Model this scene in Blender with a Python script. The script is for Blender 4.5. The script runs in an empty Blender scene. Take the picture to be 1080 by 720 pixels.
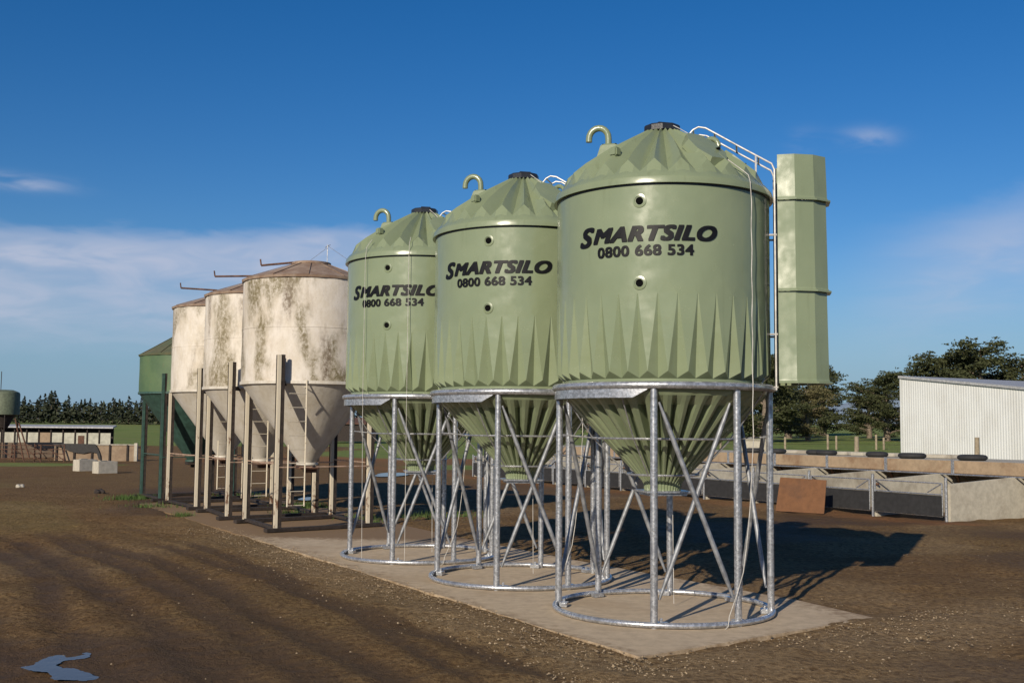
import bpy, bmesh, math, random
import numpy as np
from mathutils import Vector, Matrix, Euler
R_ = math.radians
sc = bpy.context.scene
COL = sc.collection
random.seed(7); rng = np.random.default_rng(7)

# ------------------------------------------------------------------ camera
cam = bpy.data.cameras.new('camera'); camo = bpy.data.objects.new('camera', cam); COL.objects.link(camo)
cam.sensor_width = 36.0; cam.lens = 38.89; cam.clip_start = 0.1; cam.clip_end = 3000
camo.matrix_world = Matrix.Translation((0, 0, 2.0)) @ Matrix.Rotation(R_(90) + 0.0781, 4, 'X') @ Matrix.Rotation(0.0091, 4, 'Z')
sc.camera = camo

# ------------------------------------------------------------------ sun, sky
SUN_AZ = 25.5; SUN_EL = 24.8
to_sun = Vector((-math.sin(R_(SUN_AZ)) * math.cos(R_(SUN_EL)), -math.cos(R_(SUN_AZ)) * math.cos(R_(SUN_EL)), math.sin(R_(SUN_EL))))
sun = bpy.data.lights.new('sun', 'SUN'); sun.energy = 5.0; sun.angle = R_(0.53); sun.color = (1.0, 0.89, 0.73)
suno = bpy.data.objects.new('sun', sun); COL.objects.link(suno)
suno.rotation_euler = to_sun.to_track_quat('Z', 'Y').to_euler(); suno.location = (-20, -40, 30)

world = bpy.data.worlds.new('World'); sc.world = world; world.use_nodes = True
wn = world.node_tree.nodes; wl = world.node_tree.links
for n in list(wn): wn.remove(n)
def W(t, **k):
    n = wn.new(t)
    for a, v in k.items(): setattr(n, a, v)
    return n
def wmath(op, a, b=None, c=None, clamp=False):
    n = W('ShaderNodeMath', operation=op); n.use_clamp = clamp
    for i, v in enumerate((a, b, c)):
        if v is None: continue
        if isinstance(v, (int, float)): n.inputs[i].default_value = v
        else: wl.new(v, n.inputs[i])
    return n.outputs[0]
sky = W('ShaderNodeTexSky', sky_type='NISHITA', sun_disc=False, sun_elevation=R_(SUN_EL),
        sun_rotation=math.atan2(to_sun.x, to_sun.y) % (2 * math.pi), altitude=0, air_density=1.0, dust_density=0.35, ozone_density=3.0)
tc = W('ShaderNodeTexCoord'); sep = W('ShaderNodeSeparateXYZ'); wl.new(tc.outputs['Generated'], sep.inputs[0])
elev = sep.outputs['Z']
azi = wmath('ARCTAN2', sep.outputs['X'], sep.outputs['Y'])
comb = W('ShaderNodeCombineXYZ')
wl.new(wmath('MULTIPLY', azi, 3.2), comb.inputs[0]); wl.new(wmath('MULTIPLY', elev, 15.0), comb.inputs[1]); comb.inputs[2].default_value = 3.7
nz = W('ShaderNodeTexNoise'); nz.inputs['Scale'].default_value = 1.1; nz.inputs['Detail'].default_value = 6; nz.inputs['Roughness'].default_value = 0.55; nz.inputs['Distortion'].default_value = 0.5
wl.new(comb.outputs[0], nz.inputs['Vector'])
comb2 = W('ShaderNodeCombineXYZ')
wl.new(wmath('MULTIPLY', azi, 14.0), comb2.inputs[0]); wl.new(wmath('MULTIPLY', elev, 46.0), comb2.inputs[1]); comb2.inputs[2].default_value = 1.3
nz2 = W('ShaderNodeTexNoise'); nz2.inputs['Scale'].default_value = 1.0; nz2.inputs['Detail'].default_value = 5; nz2.inputs['Distortion'].default_value = 0.8
wl.new(comb2.outputs[0], nz2.inputs['Vector'])
def wramp(v, a, b, smooth=True):
    n = W('ShaderNodeMapRange'); n.interpolation_type = 'SMOOTHSTEP' if smooth else 'LINEAR'
    n.inputs['From Min'].default_value = a; n.inputs['From Max'].default_value = b; wl.new(v, n.inputs['Value']); return n.outputs['Result']
# soft bank: strongest at low elevation, both sides
bank_n = wramp(nz.outputs['Fac'], 0.36, 0.60)
fine_n = wramp(nz2.outputs['Fac'], 0.34, 0.68)
lowwin = wmath('MULTIPLY', wramp(elev, 0.205, 0.125), wramp(elev, 0.0, 0.07))
def gauss(az0, saz, el0, sel):
    d1 = wmath('DIVIDE', wmath('SUBTRACT', azi, az0), saz); d2 = wmath('DIVIDE', wmath('SUBTRACT', elev, el0), sel)
    s = wmath('ADD', wmath('MULTIPLY', d1, d1), wmath('MULTIPLY', d2, d2))
    return wmath('EXPONENT', wmath('MULTIPLY', s, -1.0))
eN = wmath('ADD', elev, wmath('ADD', wmath('MULTIPLY', wmath('SUBTRACT', nz.outputs['Fac'], 0.5), 0.075), wmath('MULTIPLY', wmath('SUBTRACT', nz2.outputs['Fac'], 0.5), 0.030)))
eL = wmath('SUBTRACT', eN, wmath('MULTIPLY', azi, 0.035)); eR = wmath('SUBTRACT', eN, wmath('MULTIPLY', wmath('SUBTRACT', azi, 0.36), 0.22))
bandL = wmath('MULTIPLY', wmath('MULTIPLY', wramp(eL, 0.180, 0.158), wramp(eL, 0.045, 0.150)), wramp(azi, 0.06, -0.10))
bandR = wmath('MULTIPLY', wmath('MULTIPLY', wramp(eR, 0.195, 0.150), wramp(eR, 0.040, 0.140)), wramp(azi, 0.26, 0.42))
bank = wmath('MULTIPLY', wmath('ADD', wmath('MULTIPLY', bandL, 0.88), wmath('MULTIPLY', bandR, 0.52)), wmath('ADD', wmath('MULTIPLY', fine_n, 0.35), wmath('ADD', wmath('MULTIPLY', bank_n, 0.2), 0.45)))
w1 = gauss(0.312, 0.022, 0.247, 0.008); w2 = gauss(-0.43, 0.035, 0.196, 0.006); w3 = gauss(0.262, 0.014, 0.247, 0.010)
wisp = wmath('MULTIPLY', wmath('ADD', wmath('ADD', wmath('MULTIPLY', w1, 0.7), w2), wmath('MULTIPLY', w3, 0.3)), fine_n)
cl = wmath('MINIMUM', wmath('ADD', wmath('MULTIPLY', bank, 1.12), wmath('MULTIPLY', wisp, 0.75)), 0.85)
hs = W('ShaderNodeHueSaturation'); hs.inputs['Saturation'].default_value = 1.38; wl.new(sky.outputs[0], hs.inputs['Color'])
tint = W('ShaderNodeMix', data_type='RGBA', blend_type='MULTIPLY'); tint.inputs[0].default_value = 1.0
wl.new(hs.outputs[0], tint.inputs[6]); tint.inputs[7].default_value = (0.86, 0.93, 1.12, 1)
low = W('ShaderNodeMix', data_type='RGBA'); wl.new(wmath('MULTIPLY', wramp(elev, 0.17, 0.0), 0.80), low.inputs[0]); wl.new(tint.outputs[2], low.inputs[6]); low.inputs[7].default_value = (2.7, 4.7, 7.0, 1)
mixc = W('ShaderNodeMix', data_type='RGBA'); wl.new(cl, mixc.inputs[0]); wl.new(low.outputs[2], mixc.inputs[6]); mixc.inputs[7].default_value = (6.4, 7.0, 8.8, 1)
bg = W('ShaderNodeBackground'); bg.inputs['Strength'].default_value = 0.076
wl.new(mixc.outputs[2], bg.inputs['Color']); wo = W('ShaderNodeOutputWorld'); wl.new(bg.outputs[0], wo.inputs['Surface'])
sc.view_settings.view_transform = 'Standard'; sc.view_settings.look = 'None'
sc.view_settings.exposure = 0.0; sc.view_settings.gamma = 1.0; sc.view_settings.use_curve_mapping = False
sc.cycles.max_bounces = 6

# ------------------------------------------------------------------ picture ray -> world point at a chosen real distance
F, PIT, ROL, H = 1166.8, .0781, -.0091, 2.0
def ray(px, py):
    a, b = (px - 540) / F, (360 - py) / F
    cr, sr = math.cos(ROL), math.sin(ROL)
    u, v = a * cr + b * sr, -a * sr + b * cr
    c, s = math.cos(PIT), math.sin(PIT)
    return u, c - v * s, s + v * c
def G(px, py, z=0.0):
    r = ray(px, py); t = (z - H) / r[2]; return Vector((r[0] * t, r[1] * t, z))
def AT(px, py, y):
    r = ray(px, py); t = y / r[1]; return Vector((r[0] * t, y, H + r[2] * t))
def ss(a, b, x):
    t = np.clip((x - a) / (b - a), 0, 1); return t * t * (3 - 2 * t)
def terrain(x, y):
    d = np.hypot(x, y)
    base = 0.0118 * np.maximum(0, d - 45) * ss(45, 90, d) 
    base = np.where(d > 330, 0.0118 * 285 + 0.004 * (d - 330), base)
    return base * (1 + 0.28 * ss(0.15, 0.4, x / np.maximum(y, 1.0)) * ss(120, 260, d))
def tz(x, y): return float(terrain(np.array(float(x)), np.array(float(y))))

# ------------------------------------------------------------------ materials
class NM:
    def __init__(s, name):
        s.m = bpy.data.materials.new(name); s.m.use_nodes = True; s.t = s.m.node_tree; s.n = s.t.nodes; s.l = s.t.links
        s.b = s.n['Principled BSDF']; s.tc = s.n.new('ShaderNodeTexCoord')
    def put(s, v, inp):
        if isinstance(v, (int, float)): inp.default_value = v
        elif isinstance(v, tuple): inp.default_value = v if len(v) == 4 or inp.type == 'VECTOR' else (*v, 1)
        else: s.l.new(v, inp)
    def coord(s, scale=(1, 1, 1), which='Object', loc=(0, 0, 0)):
        mp = s.n.new('ShaderNodeMapping'); s.l.new(s.tc.outputs[which], mp.inputs[0]); mp.inputs['Scale'].default_value = scale; mp.inputs['Location'].default_value = loc
        return mp.outputs[0]
    def noise(s, sc=5, det=4, rough=.55, vec=None, dist=0):
        n = s.n.new('ShaderNodeTexNoise'); n.inputs['Scale'].default_value = sc; n.inputs['Detail'].default_value = det
        n.inputs['Roughness'].default_value = rough; n.inputs['Distortion'].default_value = dist
        s.l.new(vec if vec is not None else s.tc.outputs['Object'], n.inputs['Vector']); return n.outputs['Fac']
    def ramp(s, v, a, b, c0=0.0, c1=1.0):
        n = s.n.new('ShaderNodeMapRange'); n.interpolation_type = 'SMOOTHSTEP'
        n.inputs['From Min'].default_value = a; n.inputs['From Max'].default_value = b; n.inputs['To Min'].default_value = c0; n.inputs['To Max'].default_value = c1
        s.l.new(v, n.inputs['Value']); return n.outputs['Result']
    def math(s, op, a, b=0.0, clamp=False):
        n = s.n.new('ShaderNodeMath'); n.operation = op; n.use_clamp = clamp; s.put(a, n.inputs[0]); s.put(b, n.inputs[1]); return n.outputs[0]
    def mix(s, f, a, b, mode='MIX'):
        n = s.n.new('ShaderNodeMix'); n.data_type = 'RGBA'; n.blend_type = mode
        s.put(f, n.inputs[0]); s.put(a, n.inputs[6]); s.put(b, n.inputs[7]); return n.outputs[2]
    def attr(s, name):
        n = s.n.new('ShaderNodeAttribute'); n.attribute_name = name; return n.outputs['Fac']
    def objrand(s):
        n = s.n.new('ShaderNodeObjectInfo'); return n.outputs['Random']
    def bump(s, h, strength=.3, dist=.02):
        n = s.n.new('ShaderNodeBump'); n.inputs['Strength'].default_value = strength; n.inputs['Distance'].default_value = dist
        s.l.new(h, n.inputs['Height']); s.l.new(n.outputs[0], s.b.inputs['Normal'])
    def done(s, col, rough=.6, metal=0.0, spec=None):
        s.put(col, s.b.inputs['Base Color']); s.put(rough, s.b.inputs['Roughness']); s.put(metal, s.b.inputs['Metallic'])
        if spec is not None: s.put(spec, s.b.inputs['Specular IOR Level'])
        return s.m
M = {}
def mk_green(name, c, alt):
    m = NM(name); big = m.noise(1.3, 3); streak = m.noise(2.2, 4, vec=m.coord((5, 5, .45)))
    col = m.mix(m.ramp(big, .35, .7), c, alt)
    col = m.mix(m.ramp(streak, .58, .8, 0, .35), col, (c[0] * .62, c[1] * .6, c[2] * .5))
    dust = m.noise(26, 5, .7)
    col = m.mix(m.ramp(dust, .55, .85, 0, .22), col, (.30, .30, .20))
    wav = m.noise(3.2, 2, .4); fine = m.noise(220, 2)
    h = m.math('ADD', m.math('MULTIPLY', wav, 1.0), m.math('MULTIPLY', fine, .018))
    m.bump(h, .45, .022)
    return m.done(col, m.ramp(m.noise(6, 4), .3, .7, .17, .28), 0.0, .6)
M['green'] = mk_green('green_plastic', (.190, .228, .134), (.213, .252, .150))
def mk_galv():
    m = NM('galvanised_steel'); v = m.n.new('ShaderNodeTexVoronoi'); v.inputs['Scale'].default_value = 42; m.l.new(m.tc.outputs['Object'], v.inputs['Vector'])
    f = m.noise(9, 4, .6)
    col = m.mix(m.ramp(v.outputs['Color'], .2, .8), (.36, .37, .385), (.58, .59, .61)); col = m.mix(m.ramp(f, .45, .75), col, (.25, .26, .28))
    m.bump(m.noise(38, 3, .6), .35, .006)
    return m.done(col, m.ramp(f, .3, .7, .24, .42), .68)
M['galv'] = mk_galv()
def simple(name, c, rough=.6, metal=0.0, var=.25, sc=8, bump=.2, bsc=40, bd=.006, spec=None):
    m = NM(name); f = m.noise(sc, 5, .6)
    col = m.mix(m.ramp(f, .3, .7), tuple(x * (1 - var) for x in c), tuple(min(1, x * (1 + var)) for x in c))
    m.bump(m.noise(bsc, 4), bump, bd); return m.done(col, rough, metal, spec)
M['galvwhite'] = simple('bright_zinc_rail', (.62, .60, .57), .42, .35)
M['dull'] = simple('dull_zinc', (.25, .26, .275), .55, .45, var=.3, sc=12)
M['black'] = simple('black_plastic', (.018, .018, .02), .35)
M['ink'] = simple('black_lettering', (.006, .006, .007), .45, bump=.0, spec=.22)
M['rubber'] = simple('black_rubber', (.020, .020, .021), .8)
M['rope'] = simple('pale_rope', (.48, .46, .42), .8, bump=.5, bsc=90)
M['rail_rust'] = simple('rust_streaked_rail', (.36, .25, .18), .7, var=.4, sc=10)
M['rust'] = simple('rusty_steel', (.095, .045, .026), .85, var=.5, sc=14)
M['darksteel'] = simple('dark_rusted_steel', (.026, .018, .014), .85, var=.5, sc=12)
M['timber'] = simple('weathered_timber', (.27, .22, .15), .85, var=.3, sc=6)
M['bark'] = simple('bark', (.16, .125, .09), .9, var=.35, sc=5, bump=.6, bsc=12, bd=.05)
M['tankgreen'] = simple('dull_green_tank', (.10, .12, .075), .7)
M['hole'] = simple('dark_port', (.004, .004, .004), .9, spec=.05)
M['grey'] = simple('grey_roof_sheet', (.36, .36, .36), .55, .2)
def mk_white_old(name, base, algae=True, seed=0.0, amt=1.0):
    m = NM(name)
    st = m.noise(1.25, 4, .55, vec=m.coord((1.5, 1.5, .62), loc=(seed, seed * .7, 0)), dist=.5)
    sp = m.noise(15, 8, .78, vec=m.coord((1, 1, .75), loc=(seed, 0, 3)))
    blo = m.noise(2.6, 8, .72, vec=m.coord((1, 1, .6), loc=(seed + 4, 2, 0)))
    col = m.mix(m.ramp(blo, .35, .72), base, (base[0] * .82, base[1] * .78, base[2] * .70))
    col = m.mix(m.ramp(m.noise(9, 8, .8, vec=m.coord((1.4, 1.4, .35), loc=(seed, 7, 0))), .48, .80, 0, .42), col, (.30, .235, .17))
    if algae:
        a = m.math('MULTIPLY', m.ramp(st, .44, .68), m.ramp(sp, .26, .66))
        col = m.mix(m.math('MULTIPLY', a, 1.3 * amt, True), col, (.165, .135, .068))
        b = m.math('MULTIPLY', m.ramp(m.noise(1.1, 4, .55, vec=m.coord((2.0, 2.0, .55), loc=(seed + 9, 1, 0))), .50, .72), m.ramp(sp, .28, .68))
        col = m.mix(m.math('MULTIPLY', b, 1.25 * amt, True), col, (.135, .098, .062))
    dots = m.ramp(m.noise(55, 3, .8, vec=m.coord((1, 1, .8), loc=(seed, 1, 1))), .63, .70)
    col = m.mix(m.math('MULTIPLY', dots, .6), col, (.20, .13, .08))
    r = m.ramp(m.noise(30, 5, .75, vec=m.coord((1, 1, .6), loc=(0, seed, 0))), .63, .72)
    col = m.mix(m.math('MULTIPLY', r, .75), col, (.17, .08, .04))
    m.bump(m.noise(24, 5, .7), .35, .012)
    return m.done(col, .62)
M['oldwhite'] = mk_white_old('weathered_white_paint', (.62, .57, .50))
M['oldwhite2'] = mk_white_old('weathered_cream_paint', (.64, .59, .515), seed=5.3, amt=.85)
M['oldwhite3'] = mk_white_old('faded_cream_paint', (.64, .59, .515), seed=11.9, amt=.8)
M['cone'] = mk_white_old('chalky_cone_paint', (.60, .565, .50), seed=2.2, amt=.18)
M['legwhite'] = None
def mk_leg():
    m = NM('peeling_white_leg'); z = m.n.new('ShaderNodeSeparateXYZ'); m.l.new(m.tc.outputs['Object'], z.inputs[0])
    n = m.noise(9, 6, .75, vec=m.coord((1, 1, .35)))
    low = m.ramp(z.outputs['Z'], 0.0, 1.2, .09, 0.0)
    a = m.ramp(m.math('ADD', n, low), .60, .68)
    col = m.mix(a, (.54, .48, .37), (.15, .075, .04)); m.bump(n, .3, .01); return m.done(col, .7)
M['legwhite'] = mk_leg()
def mk_roof():
    m = NM('rust_stained_roof'); n = m.noise(2.4, 6, .7); p = m.noise(14, 5, .7)
    col = m.mix(m.ramp(n, .35, .65), (.30, .225, .165), (.185, .115, .075)); col = m.mix(m.ramp(p, .5, .75, 0, .6), col, (.32, .27, .215))
    m.bump(p, .4, .01); return m.done(col, .8)
M['oldroof'] = mk_roof()
def mk_oldgreen():
    m = NM('faded_green_paint'); n = m.noise(1.6, 5, .6); p = m.noise(12, 6, .72, vec=m.coord((1, 1, .5)))
    col = m.mix(m.ramp(n, .35, .65), (.062, .110, .052), (.088, .140, .062)); col = m.mix(m.ramp(p, .60, .72, 0, .7), col, (.16, .10, .05))
    m.bump(p, .25, .01); return m.done(col, .6)
M['oldgreen'] = mk_oldgreen()
M['legteal'] = simple('teal_painted_steel', (.035, .078, .062), .55, var=.25)
def mk_conc(name, base, dirt=(.16, .12, .08), amt=.7, rough=.9, attr_dirt=None):
    m = NM(name); n = m.noise(.9, 6, .65, dist=.4); p = m.noise(7, 6, .7); q = m.noise(60, 4, .7)
    col = m.mix(m.ramp(p, .3, .75), base, tuple(x * .72 for x in base))
    col = m.mix(m.ramp(n, .45, .72, 0, amt), col, dirt)
    col = m.mix(m.ramp(q, .62, .75, 0, .35), col, tuple(x * .45 for x in base))
    if attr_dirt:
        a = m.attr(attr_dirt); e = m.ramp(m.math('ADD', m.math('MULTIPLY', a, 1.25), m.math('MULTIPLY', m.math('SUBTRACT', p, .5), .9)), .35, .75)
        col = m.mix(e, col, (.19, .118, .055))
    m.bump(m.math('ADD', m.math('MULTIPLY', p, .8), m.math('MULTIPLY', q, .5)), .4, .012); return m.done(col, rough)
M['concrete'] = mk_conc('precast_concrete', (.47, .435, .35))
M['pad'] = mk_conc('dusty_concrete_pad', (.50, .39, .26), dirt=(.35, .255, .155), amt=.75, attr_dirt='dirt')
M['fascia'] = mk_conc('stained_tan_beam', (.36, .265, .17), dirt=(.17, .09, .045), amt=.85)
M['greenroof'] = mk_conc('mossy_green_roof', (.085, .105, .055), dirt=(.20, .105, .055), amt=.55)
M['block'] = mk_conc('pale_concrete_block', (.48, .44, .36))
def mk_shed():
    m = NM('white_corrugated_steel'); n = m.noise(1.2, 5, .6, vec=m.coord((1, 1, .4)))
    col = m.mix(m.ramp(n, .35, .75), (.58, .59, .575), (.51, .51, .485)); return m.done(col, .55)
M['shedwall'] = mk_shed()
M['panelwhite'] = simple('off_white_panel', (.36, .35, .28), .7, var=.2, sc=3)
M['tan'] = mk_conc('tan_wall_board', (.30, .22, .145), dirt=(.17, .11, .07), amt=.6)
def mk_leaf(name, c1, c2):
    m = NM(name); n = m.noise(.55, 3); g = m.n.new('ShaderNodeNewGeometry'); 
    col = m.mix(m.ramp(n, .35, .65), c1, c2); col = m.mix(m.math('MULTIPLY', g.outputs['Random Per Island'], .55), col, tuple(x * .55 for x in c1))
    m.done(col, .75, 0, .25); return m.m
M['leaf'] = mk_leaf('cypress_foliage', (.045, .054, .020), (.066, .072, .028))
M['leafolive'] = mk_leaf('olive_foliage', (.115, .105, .045), (.14, .12, .055))
M['leafdark'] = mk_leaf('pine_foliage', (.028, .036, .020), (.042, .050, .026))
M['blade'] = mk_leaf('grass_blades', (.060, .105, .025), (.09, .13, .035))
def mk_ground():
    m = NM('bare_dirt_and_pasture')
    # dirt
    big = m.noise(.16, 5, .6, dist=.6); med = m.noise(1.1, 6, .68, dist=.4); fine = m.noise(14, 6, .75); grit = m.noise(75, 3, .7)
    col = m.mix(m.ramp(med, .3, .7), (.205, .124, .053), (.330, .213, .098))
    col = m.mix(m.ramp(big, .42, .66, 0, .6), col, (.300, .210, .088))
    col = m.mix(m.ramp(fine, .36, .66, 0, .80), (.105, .060, .026), col)
    v = m.n.new('ShaderNodeTexVoronoi'); v.inputs['Scale'].default_value = 26; m.l.new(m.tc.outputs['Object'], v.inputs['Vector'])
    stone = m.math('MULTIPLY', m.ramp(v.outputs['Distance'], .30, .12), m.ramp(m.noise(3.0, 5, .7), .40, .62))
    grav = m.attr('gravel')
    stone = m.math('MULTIPLY', stone, m.ramp(grav, 0, 1, .22, 1.0))
    col = m.mix(m.math('MULTIPLY', m.ramp(grav, 0, 1, 0, .55), m.ramp(fine, .3, .6)), col, (.36, .26, .145))
    col = m.mix(m.math('MULTIPLY', stone, .38), col, (.42, .32, .20))
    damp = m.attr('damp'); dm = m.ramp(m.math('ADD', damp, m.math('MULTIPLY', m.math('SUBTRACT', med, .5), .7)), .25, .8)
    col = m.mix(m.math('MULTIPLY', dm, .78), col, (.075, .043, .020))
    moss = m.attr('moss'); ms = m.ramp(m.math('ADD', moss, m.math('MULTIPLY', m.math('SUBTRACT', m.noise(2.3, 5, .7), .5), 1.0)), .4, .8)
    col = m.mix(m.math('MULTIPLY', ms, .28), col, (.20, .165, .062))
    red = m.attr('red'); col = m.mix(m.math('MULTIPLY', red, .6), col, (.30, .13, .052))
    # grass
    gr = m.attr('grass'); ge = m.ramp(m.math('ADD', gr, m.math('MULTIPLY', m.math('SUBTRACT', m.noise(1.6, 6, .7), .5), .9)), .42, .58)
    gcol = m.mix(m.ramp(m.noise(.35, 5, .65), .35, .65), (.135, .190, .045), (.185, .225, .065))
    gcol = m.mix(m.ramp(m.noise(9, 5, .8), .45, .75, 0, .55), gcol, (.22, .20, .09))
    gcol = m.mix(m.ramp(m.noise(.06, 4, .6), .5, .7, 0, .45), gcol, (.22, .17, .085))
    col = m.mix(ge, col, gcol)
    h = m.math('ADD', m.math('MULTIPLY', fine, .7), m.math('ADD', m.math('MULTIPLY', grit, .25), m.math('MULTIPLY', stone, .45)))
    m.bump(m.math('ADD', h, m.math('MULTIPLY', m.noise(4.5, 6, .75), 1.6)), 1.0, .05)
    rgh = m.mix(dm, (.95, .95, .95), (.72, .72, .72))
    return m.done(col, rgh, 0, m.mix(dm, (.12, .12, .12), (.2, .2, .2)))
M['ground'] = mk_ground()
def mk_water():
    m = NM('puddle_water'); m.bump(m.noise(9, 4), .12, .01); return m.done((.085, .070, .052), .16, 0, .26)
M['water'] = mk_water()
M['stone'] = simple('pale_gravel', (.26, .195, .12), .9, var=.5, sc=3)
M['hill'] = simple('haze_blue_hills', (.16, .21, .27), 1.0, var=.1, sc=.01)  # haze of distance painted into the hills' base colour
M['rustpanel'] = mk_conc('rusted_steel_plate', (.165, .075, .032), dirt=(.085, .045, .028), amt=.8)
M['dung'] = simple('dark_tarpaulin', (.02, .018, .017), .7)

# ------------------------------------------------------------------ mesh builder
class MB:
    def __init__(s): s.v = []; s.f = []; s.mi = []
    def add(s, vs, fs, mi=0):
        o = len(s.v); s.v += [tuple(v) for v in vs]; s.f += [tuple(i + o for i in f) for f in fs]; s.mi += [mi] * len(fs)
        return s
    def box(s, c, d, rz=0.0, mat=None, mi=0):
        x, y, z = d[0] / 2, d[1] / 2, d[2] / 2
        vs = [Vector((a * x, b * y, e * z)) for e in (-1, 1) for b in (-1, 1) for a in (-1, 1)]
        m = Matrix.Translation(c) @ (mat if mat else Matrix.Rotation(rz, 4, 'Z'))
        return s.add([m @ v for v in vs], [(0, 2, 3, 1), (4, 5, 7, 6), (0, 1, 5, 4), (2, 6, 7, 3), (0, 4, 6, 2), (1, 3, 7, 5)], mi)
    def bar(s, a, b, w, h, up=Vector((0, 0, 1))):
        a, b = Vector(a), Vector(b); z = (b - a); L = z.length; z.normalize()
        x = z.cross(up); 
        if x.length < 1e-4: x = z.cross(Vector((0, 1, 0)))
        x.normalize(); y = z.cross(x)
        m = Matrix((x, y, z)).transposed().to_4x4()
        return s.box((a + b) / 2, (w, h, L), mat=m)
    def tube(s, pts, r, n=10, closed=False, cap=True):
        pts = [Vector(p) for p in pts]; k = len(pts); rs = r if isinstance(r, (list, tuple)) else [r] * k
        o = len(s.v); up = None; rings = []
        for i, p in enumerate(pts):
            if closed: t = pts[(i + 1) % k] - pts[i - 1]
            else: t = pts[min(i + 1, k - 1)] - pts[max(i - 1, 0)]
            t.normalize()
            if up is None:
                up = Vector((0, 0, 1)) if abs(t.z) < .9 else Vector((0, 1, 0))
            x = t.cross(up).normalized(); up2 = x.cross(t).normalized(); up = up2
            rings.append([p + (x * math.cos(2 * math.pi * j / n) + up2 * math.sin(2 * math.pi * j / n)) * rs[i] for j in range(n)])
        vs = [v for rg in rings for v in rg]; fs = []
        for i in range(k if closed else k - 1):
            a, b = i * n, ((i + 1) % k) * n
            for j in range(n): fs.append((a + j, b + j, b + (j + 1) % n, a + (j + 1) % n))
        if cap and not closed: fs.append(tuple(range(n))); fs.append(tuple(reversed(range((k - 1) * n, k * n))))
        return s.add(vs, fs)
    def ring(s, R, z, r, n=96, m=10, c=(0, 0)):
        return s.tube([(c[0] + R * math.cos(2 * math.pi * i / n), c[1] + R * math.sin(2 * math.pi * i / n), z) for i in range(n)], r, m, closed=True)
    def grid(s, rows, closed=True, flip=False):
        k = len(rows[0]); vs = [p for r in rows for p in r]; fs = []
        for i in range(len(rows) - 1):
            for j in range(k if closed else k - 1):
                a, b, c, d = i * k + j, i * k + (j + 1) % k, (i + 1) * k + (j + 1) % k, (i + 1) * k + j
                fs.append((a, d, c, b) if flip else (a, b, c, d))
        return s.add(vs, fs)
    def lathe(s, prof, n=48, c=(0, 0), a0=0.0):
        rows = [[(c[0] + r * math.cos(a0 + 2 * math.pi * j / n), c[1] + r * math.sin(a0 + 2 * math.pi * j / n), z) for j in range(n)] for r, z in prof]
        return s.grid(rows, flip=prof[0][1] > prof[-1][1])
    def cap(s, R, z, n=48, c=(0, 0), a0=0.0, down=False):
        vs = [(c[0] + R * math.cos(a0 + 2 * math.pi * j / n), c[1] + R * math.sin(a0 + 2 * math.pi * j / n), z) for j in range(n)]
        return s.add(vs, [tuple(reversed(range(n))) if down else tuple(range(n))])
    def obj(s, name, mat, parent=None, smooth=None, bevel=0.0, label=None):
        me = bpy.data.meshes.new(name); me.from_pydata(s.v, [], s.f); me.update()
        mats = mat if isinstance(mat, (list, tuple)) else [mat]
        for mm in mats: me.materials.append(M[mm] if isinstance(mm, str) else mm)
        if len(mats) > 1: me.polygons.foreach_set('material_index', s.mi)
        if smooth is not None:
            me.polygons.foreach_set('use_smooth', [True] * len(me.polygons)); me.set_sharp_from_angle(angle=R_(smooth))
        if bevel > 0:
            bm = bmesh.new(); bm.from_mesh(me)
            bmesh.ops.bevel(bm, geom=[e for e in bm.edges if len(e.link_faces) == 2 and e.calc_face_angle(0) > .6], offset=bevel, segments=2, affect='EDGES', clamp_overlap=True)
            bm.to_mesh(me); bm.free()
        o = bpy.data.objects.new(name, me); COL.objects.link(o)
        if parent is not None: o.parent = parent
        if label: o['label'] = label
        return o
def tag(o, label=None, cat=None, group=None, kind=None):
    if label: o['label'] = label
    if cat: o['category'] = cat
    if group: o['group'] = group
    if kind: o['kind'] = kind
    return o
def thing(name, loc, label, cat, group=None, rz=0.0):
    o = bpy.data.objects.new(name, None); COL.objects.link(o); o.location = loc; o.rotation_euler = (0, 0, rz); o.empty_display_size = .2
    return tag(o, label, cat, group)
def copy_tree(o, parent=None):
    c = o.copy(); COL.objects.link(c)
    if parent is not None: c.parent = parent
    for ch in [x for x in kids.get(o.name, [])]: copy_tree(ch, c)
    return c
kids = {}
def refresh_kids():
    kids.clear()
    for o in bpy.data.objects:
        if o.parent: kids.setdefault(o.parent.name, []).append(o)
def phi(a, r, z):   # angle measured from the camera side (-Y) towards +X
    return Vector((r * math.sin(R_(a)), -r * math.cos(R_(a)), z))

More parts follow.
